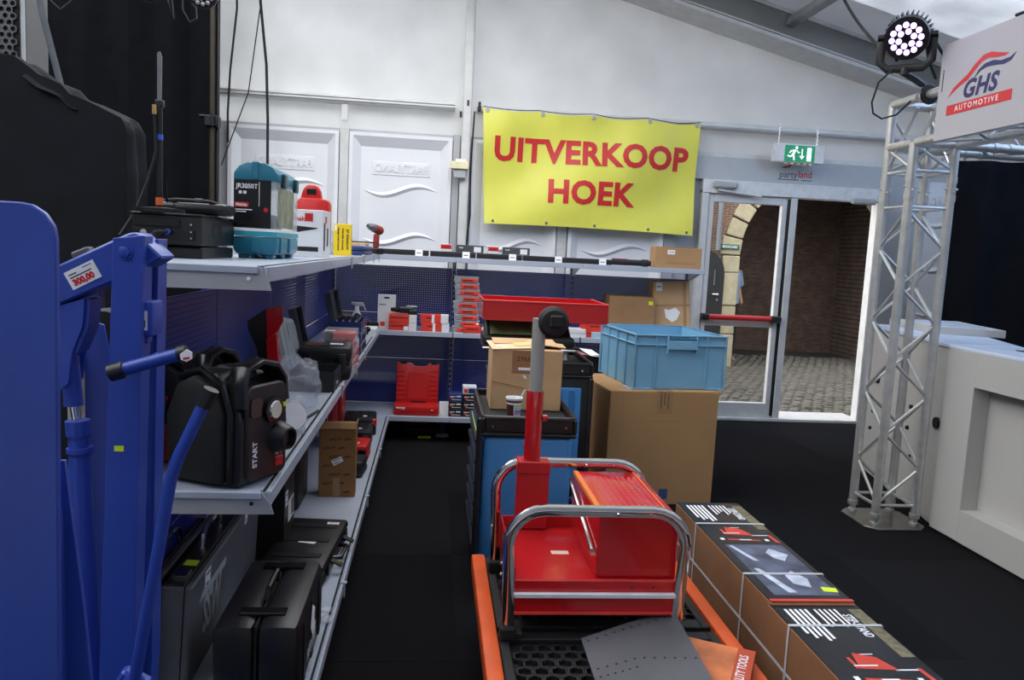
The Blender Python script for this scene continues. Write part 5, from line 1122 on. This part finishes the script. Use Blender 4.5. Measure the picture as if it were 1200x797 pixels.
# front with a recess: frame pieces round it and a set-back panel
fr = B()
fr.box(.0, .10, -.24, .0, .02, CH_ - .02, .002).box(.0, .10, -1.24, -.24, .89, CH_ - .02).box(.0, .10, -1.24, -.24, .02, .20).box(.0, .10, -1.45, -1.24, .02, CH_ - .02).box(.0, .1, -2.3, -1.45, .02, CH_ - .02)
part('front_frame', fr, COUNTER, t)
part('recess_panel', B().box(.10, .12, -1.26, -.22, .18, .91), COUNTER, t)
part('kick_board', B().box(.02, .4, -2.28, -.02, 0, .02), BLACK_M, t)
for u, z, r_ in ((.06, .62, .035), (.34, .64, .014), (.36, .5, .013), (.80, .72, .03), (.82, .48, .013), (.84, .35, .012), (.30, .33, .012)):
    px_, py_ = .024 + .305 * u / 1.0 * .98, 1.36 * u
    part('cable_hole', B().cyl((px_ - .018, py_ + .004, z), (px_ + .004, py_, z), r_, n=16), BLACK_M, t)
slab([(.40, .70), (.78, .56), (.98, 1.32), (.45, 1.34)], CH_, CH_ + .05, 'raised_tray', COUNTER)
slab([(.44, .76), (.74, .64), (.9, 1.28), (.48, 1.30)], CH_ + .05, CH_ + .052, 'tray_inlay', COUNTER_T)
part('black_mat', B().box(.25, .42, -.5, -.2, CH_, CH_ + .004), BLACK_M, t)

# ================================================================ left foreground
t = thing('machine_panel', 'large blue steel plate with one rounded corner in front of the workshop crane', 'panel', (-.60, 1.10, 0))
part('front_plate', B().prism([(-.18, 0), (.095, 0), (.098, .9), (.103, 1.40)] + [(.103 - .045 + .045 * math.cos(R(a)), 1.487 + .045 * math.sin(R(a))) for a in (0, 20, 45, 70, 90)] + [(-.18, 1.532)], 'y', -.012, .0, .002), CBLUE, t)
part('side_flange', B().prism([(0, 0), (.06, 0), (.10, .83), (.06, 1.05), (.0, 1.20)], 'x', .075, .083, .001), CBLUE, t)
part('gusset', B().prism([(.075, 0), (.125, 0), (.118, .83), (.108, .95), (.085, 1.17), (.075, 1.17)], 'y', .045, .053, .001), CBLUE, t)
part('foot_plate', B().box(-.18, .12, -.08, .14, 0, .012, .002), CBLUE, t)
t = thing('workshop_crane', 'folded blue hydraulic workshop crane with price label 300,00 on its boom', 'crane', (-.60, 1.60, 0))
def W(P, dx=.60): return [(x + dx, z) for x, z in P]
part('mast_plate', B().prism(W([(-.604, 1.487), (-.549, 1.495), (-.572, .602), (-.618, 0), (-.700, 0), (-.637, .602)]), 'y', -.053, -.046, .001), CBLUE, t)
part('mast_flange', B().prism(W([(-.556, 1.494), (-.549, 1.494), (-.573, .602), (-.612, 0), (-.619, 0), (-.580, .602)]), 'y', -.046, .0, .001), CBLUE, t)
part('mast_flange', B().prism(W([(-.604, 1.487), (-.597, 1.488), (-.630, .602), (-.692, 0), (-.70, 0), (-.637, .602)]), 'y', -.046, .0, .001), CBLUE, t)
part('mast_plate', B().prism(W([(-.600, 1.485), (-.551, 1.489), (-.566, .602), (-.60, 0), (-.67, 0), (-.612, .602)]), 'y', .075, .082, .001), CBLUE, t)
part('mast_flange', B().prism(W([(-.556, 1.489), (-.549, 1.489), (-.564, .602), (-.598, 0), (-.606, 0), (-.572, .602)]), 'y', .030, .082, .001), CBLUE, t)
bm_ = part('boom', B().prism(W([(-.80, 1.385), (-.631, 1.474), (-.585, 1.498), (-.572, 1.500), (-.522, 1.454), (-.572, 1.420), (-.637, 1.392), (-.80, 1.312)]), 'y', -.03, .052, .004), CBLUE, t)
part('boom_end', B().prism(W([(-.560, 1.489), (-.527, 1.458), (-.531, 1.452), (-.568, 1.484)]), 'y', -.022, .045), M('crane pale edge', (96, 120, 196), .4), bm_)
part('pivot_bolt', B().lathe([(.0115, 0), (.0115, .007), (.007, .009)], W([(-.582, 1.462)])[0][:1] + (-.053, 1.462), axis='y', n=6).lathe([(.0155, 0), (.0155, .002)], W([(-.582, 1.462)])[0][:1] + (-.053, 1.462), axis='y', n=16), CBLUE, t)
part('boom_clip', B().rbox((-.08, .0, 1.455), (.035, .03, .014), (0, R(-25), 0), .003), GREY_D, bm_)
lbl = part('price_label', B().rbox((0, 0, 0), (.060, .001, .036)), PAPER, t, (-.068, -.0312, 1.414), (0, R(-29), 0))
o = text('300,00', .0165, INK_R, t, (-.066, -.0322, 1.4065), (R(90), R(-29), 0), .0009, .0003, .95)
part('print', B().box(-.024, .02, -.0009, -.0005, .0025, .0045).box(-.024, -.008, -.0009, -.0005, .0085, .0105).box(.006, .024, -.0009, -.0005, .012, .0135), INK, lbl)
part('boom_bracket', B().prism(W([(-.738, 1.345), (-.668, 1.368), (-.672, 1.315), (-.692, 1.262), (-.70, 1.20), (-.722, 1.18), (-.735, 1.27)]), 'y', -.025, -.018, .001).prism(W([(-.738, 1.345), (-.668, 1.368), (-.672, 1.315), (-.692, 1.262), (-.70, 1.20), (-.722, 1.18), (-.735, 1.27)]), 'y', .035, .042, .001), CBLUE, t)
part('bracket_web', B().prism(W([(-.668, 1.368), (-.66, 1.366), (-.666, 1.31), (-.686, 1.26), (-.692, 1.262), (-.672, 1.315)]), 'y', -.018, .035), CBLUE, t)
rm = part('ram_cylinder', B().cyl((-.098, .01, 1.105), (-.078, .01, .45), .019, .026, n=20).cyl((-.099, .01, 1.12), (-.097, .01, 1.09), .023, n=20).cyl((-.095, .01, 1.065), (-.0945, .01, 1.055), .025, n=20).cyl((-.112, .01, 1.25), (-.106, .01, 1.15), .016, .018, n=16), CBLUE, t)
part('ram_rod', B().cyl((-.106, .01, 1.155), (-.098, .01, 1.10), .0085, n=16), CHROME, rm)
part('rear_plate', B().prism([(-.14, 0), (-.02, 0), (-.08, .80), (-.085, 1.22), (-.10, 1.30), (-.14, 1.31)], 'y', .14, .147, .001), CBLUE, t)
part('rear_edge', B().prism([(-.155, .0), (-.148, 0), (-.148, 1.24), (-.158, 1.24)], 'y', .10, .16), M('cream edge', (196, 190, 170), .5), t)
part('black_roller', B().lathe([(.055, -.02), (.06, -.01), (.06, .01), (.055, .02)], (-.118, .20, 1.27), axis='y', n=22), RUBBER, t)
bk = part('pin_box', B().box(.025, .062, -.035, .025, 1.30, 1.368, .005, 2).box(.03, .05, -.03, .0, 1.285, 1.30, .003), CBLUE, t)
part('label', B().box(.030, .052, -.0362, -.0352, 1.312, 1.350), PAPER, bk); part('print', B().box(.034, .048, -.0368, -.0362, 1.318, 1.332).box(.034, .046, -.0368, -.0362, 1.338, 1.344), INK, bk)
hb = part('push_bar', B().cyl((.022, -.10, 1.242), (.140, -.10, 1.280), .0125, n=16), CBLUE, t)
part('grip', B().cyl((.008, -.10, 1.237), (.034, -.10, 1.246), .0165, n=16), BLACK, hb); part('end_cap', B().cyl((.130, -.10, 1.277), (.146, -.10, 1.282), .0145, n=16), BLACK, hb)
part('bar_stub', B().cyl((.035, -.10, 1.2465), (.030, -.045, 1.25), .008, n=10).cyl((.075, -.10, 1.259), (.07, -.04, 1.262), .008, n=10), CBLUE, hb)
part('white_tag', B().prism([(.138, 1.280), (.150, 1.290), (.160, 1.284), (.160, 1.272), (.150, 1.266), (.140, 1.270)], 'y', -.118, -.116), PAPER, hb); part('red_print', B().rbox((.150, -.1185, 1.273), (.012, .001, .004), (0, R(-10), 0)), INK_R, hb)
hd = part('bent_handle', B().tube([(.196, -.15, 1.205), (.178, -.15, 1.165), (.148, -.15, 1.098), (.133, -.15, 1.055), (.124, -.15, 1.00), (.108, -.15, .90), (.088, -.15, .785), (.068, -.15, .665), (.055, -.13, .58), (.04, -.10, .50)], .0115, 12), CBLUE, t)
part('grip', B().cyl((.204, -.15, 1.222), (.190, -.15, 1.190), .0145, n=16), BLACK, hd)
part('handle_socket', B().cyl((.062, -.15, .65), (.058, -.10, .62), .020, n=14).rbox((.055, -.12, .64), (.06, .03, .035), (0, R(30), 0), .006), CBLUE, hd)
part('yellow_sticker', B().rbox((.0045, -.0535, 1.081), (.0175, .001, .011)), YELLOW_S, t)
part('base_leg', B().box(-.10, -.02, -.5, .30, .06, .14, .006).box(.02, .08, -.28, .26, .06, .14, .006), CBLUE, t)
for x, y in ((-.06, -.42), (-.06, .24), (.05, -.22), (.05, .2)): part('caster', B().lathe([(.028, -.014), (.032, 0), (.028, .014)], (x, y, .032), axis='x', n=16).box(x - .018, x + .018, y - .02, y + .02, .05, .065), RUBBER, t)
# covered equipment, loudspeaker and rack behind the shelving
t = thing('covered_stack', 'equipment stack under a black cloth cover with sloping shoulder', 'cover', (-1.75, 3.20, 0))
def cover_pt(u, v):
    prof = [(-.75, 2.13), (.10, 2.135), (.17, 2.125), (.26, 2.06), (.335, 2.035), (.37, 2.0), (.44, 1.98), (.52, 1.95), (.56, 1.935), (.578, 1.90), (.580, 1.80), (.586, 1.72), (.582, 1.65), (.580, 1.4), (.582, .8), (.59, 0)]
    s = u * (len(prof) - 1); i = min(int(s), len(prof) - 2); f = s - i
    x = prof[i][0] * (1 - f) + prof[i + 1][0] * f; z = prof[i][1] * (1 - f) + prof[i + 1][1] * f
    return Vector((x - .02 + .012 * math.sin(9 * v + z * 3) * min(1, z), v * .16, z + .012 * math.sin(7 * v + x * 6) * (z > 1.5)))
part('cloth_top', B().grid(cover_pt, 60, 8), COVER_B, t, ang=60)
fv = lambda u, v: (lambda p: Vector((p.x, -.006 + .010 * math.sin(p.x * 14 + 1.2 * math.sin(v * 4)) * v + .012 * math.sin(u * 8 + v * 3) * v, p.z * (1 - v) + .01 * v)))(cover_pt(u * 13.5 / 15, 0)) if u < 1 else Vector((cover_pt(.9, 0).x, -.006, cover_pt(.9, 0).z * (1 - v) + .01 * v))
part('cloth_front', B().grid(fv, 60, 12), COVER_B, t, ang=60)
part('cloth_fold', B().grid(lambda u, v: cover_pt(.16 + u * .20, v * .5) + Vector((0, -.02 - .008 * math.sin(u * 6), .006 - .055 * (1 - v))), 14, 5, .004), COVER_B, t, ang=60)
t = thing('loudspeaker', 'grey loudspeaker cabinet with perforated front above the covered stack', 'loudspeaker', (-1.95, 3.62, 2.15))
part('cabinet', B().box(-.45, .19, 0, .20, 0, .85, .006), GREY_CAB, t); part('front_edge', B().box(.175, .19, -.012, .0, 0, .85, .003), GREY_L, t)
part('grille_backing', B().box(-.45, .165, -.004, .0, 0, .85), BLACK_M, t)
g = B()
r = .0135
for j in range(26):
    for i in range(9):
        x = .145 - i * .030 - (.015 if j % 2 else 0); z = .02 + j * .026
        P = [[(x + q * math.sin(PI / 3 * k), z + q * math.cos(PI / 3 * k)) for k in range(6)] for q in (.0172, .0112)]
        A = [g.m.verts.new((u, -.012, v)) for u, v in P[0]]; C = [g.m.verts.new((u, -.012, v)) for u, v in P[1]]; D = [g.m.verts.new((u, -.006, v)) for u, v in P[1]]
        for k in range(6): g.m.faces.new((A[k], A[(k + 1) % 6], C[(k + 1) % 6], C[k])); g.m.faces.new((C[k], C[(k + 1) % 6], D[(k + 1) % 6], D[k]))
part('grille', g, GREY_CAB, t, kind='stuff')
o = part('lashing_strap', B().tube([(-1.715, 3.59, 2.62), (-1.68, 3.59, 2.40), (-1.605, 3.59, 2.09)], .004, 8, ry=.014), M('grey strap', (92, 96, 104), .7)); tag(o, 'grey lashing strap running down beside the grey loudspeaker', 'strap')
t = thing('rack_case', 'black rack case with cable plug on the near end of the top left shelf', 'rack', (-.885, 2.42, ZT))
part('lower_unit', B().box(.01, .195, .0, .36, .0, .034, .004), BLACK, t)
part('case_body', B().box(.0, .198, -.02, .36, .040, .125, .003), BLACK, t); part('top_lid', B().box(-.002, .2, -.025, .362, .125, .131, .002), BLACK_G, t)
part('front_panel', B().box(.01, .18, -.024, -.018, .052, .085, .002).box(.01, .14, -.024, -.018, .09, .118, .002), BLACK_G, t)
part('round_badge', B().lathe([(.009, 0), (.009, .002), (.005, .003)], (.035, -.024, .072), axis='y', n=16), GREY_L, t)
part('screw', B().lathe([(.003, 0), (.003, .002)], (.17, -.024, .06), axis='y', n=8).lathe([(.003, 0), (.003, .002)], (.17, -.024, .078), axis='y', n=8).lathe([(.003, 0), (.003, .002)], (.17, -.024, .1), axis='y', n=8), CHROME, t)
part('grip_hole', B().prism(rrect(.10, .20, .062, .108, .02), 'x', .197, .199), BLACK_M, t)
part('blue_plug', B().cyl((.110, -.045, .078), (.100, -.022, .074), .008, n=12), M('blue plug', (44, 78, 190), .4), t)
part('cable', B().tube([(.11, -.045, .078), (.085, -.07, .075), (.05, -.08, .04), (.03, -.08, .0), (.02, -.075, -.05)], .005, 8), RUBBER, t)
t = thing('microphone_stand', 'black antenna stand with blue and orange tape on a round base on the rack', 'stand', (-.826, 2.46, ZT + .1315))
t.scale = (.92, .92, .91)
part('round_base', B().lathe([(.078, 0), (.078, .014), (.02, .018)], n=30), BLACK, t)
part('pole', B().cyl((0, 0, .015), (0, 0, .35), .0095), BLACK, t); part('antenna_blade', B().prism([(-.006, .35), (.006, .35), (.008, .50), (.002, .515), (-.006, .51)], 'y', -.003, .003), M('antenna grey', (120, 122, 126), .4, .3), t)
part('blue_tape', B().cyl((0, 0, .235), (0, 0, .252), .0115), M('blue tape', (56, 98, 204), .5), t); part('orange_tape', B().cyl((0, 0, .025), (0, 0, .05), .0115), M('orange tape', (232, 110, 60), .5), t)
part('brass_plug', B().cyl((-.012, -.01, .315), (-.012, -.01, .345), .007, n=10), M('brass plug', (206, 176, 110), .35, .6), t); part('clip', B().box(-.012, .014, -.01, .012, .34, .362, .003), BLACK, t)
part('cable', B().tube([(-.01, -.014, .31), (-.004, -.016, .2), (-.03, -.02, .1), (-.06, -.04, .0), (-.09, -.09, -.08)], .005, 6), RUBBER, t)
t = thing('headset_pouch', 'flat black headset case lying behind the antenna stand on the rack', 'case', (-.765, 2.63, ZT + .132), R(-4))
part('body', B().rbox((0, 0, .022), (.22, .10, .036), bev=.014, seg=2), BLACK, t); part('strap', B().tube([(-.13, 0, .04), (-.05, -.04, .047), (.05, -.045, .045), (.11, 0, .03)], .006, 6), RUBBER, t); part('buckle', B().rbox((.02, -.045, .048), (.025, .012, .012), bev=.003), GREY_D, t)
t = thing('walkie_talkie', 'small radio with stub antenna beside the antenna stand base', 'radio', (-.85, 2.60, ZT + .132))
part('body', B().box(-.03, .03, -.02, .02, 0, .035, .006), BLACK, t); part('antenna', B().cyl((0, 0, .035), (-.004, 0, .115), .004, n=8), BLACK_G, t); part('orange_ring', B().box(-.045, -.03, -.01, .01, .0, .02, .003), M('orange tape', (232, 110, 60), .5), t)
for x, z, l in ((-1.935, 3.12, 'unlit stage lamp hanging before the stage curtain, nearer the loudspeaker'), (-1.60, 3.105, 'unlit stage lamp hanging before the stage curtain, nearer the steel pole')):
    stage_lamp(l, (x, 5.6, z), R(8), R(20), False, .10, True)
for pts, l in (([(-2.6, 5.5, 3.2), (-2.55, 5.5, 2.98), (-2.46, 5.5, 2.90), (-2.38, 5.5, 2.97), (-2.36, 5.5, 3.2)], 'looped black cable at the top left in front of the stage curtain'), ([(-1.80, 5.5, 3.2), (-1.79, 5.5, 3.0), (-1.755, 5.5, 2.9), (-1.77, 5.5, 3.05), (-1.775, 5.5, 3.2)], 'short hanging cable loop between the two unlit stage lamps'), ([(-1.70, 5.5, 3.1), (-1.70, 5.5, 2.96), (-1.655, 5.5, 2.885), (-1.61, 5.5, 2.91), (-1.615, 5.5, 2.98), (-1.64, 5.5, 3.0)], 'curled cable below the unlit stage lamp by the steel pole')):
    o = part('cable', B().tube(pts, .006, 6), RUBBER); tag(o, l, 'cable')
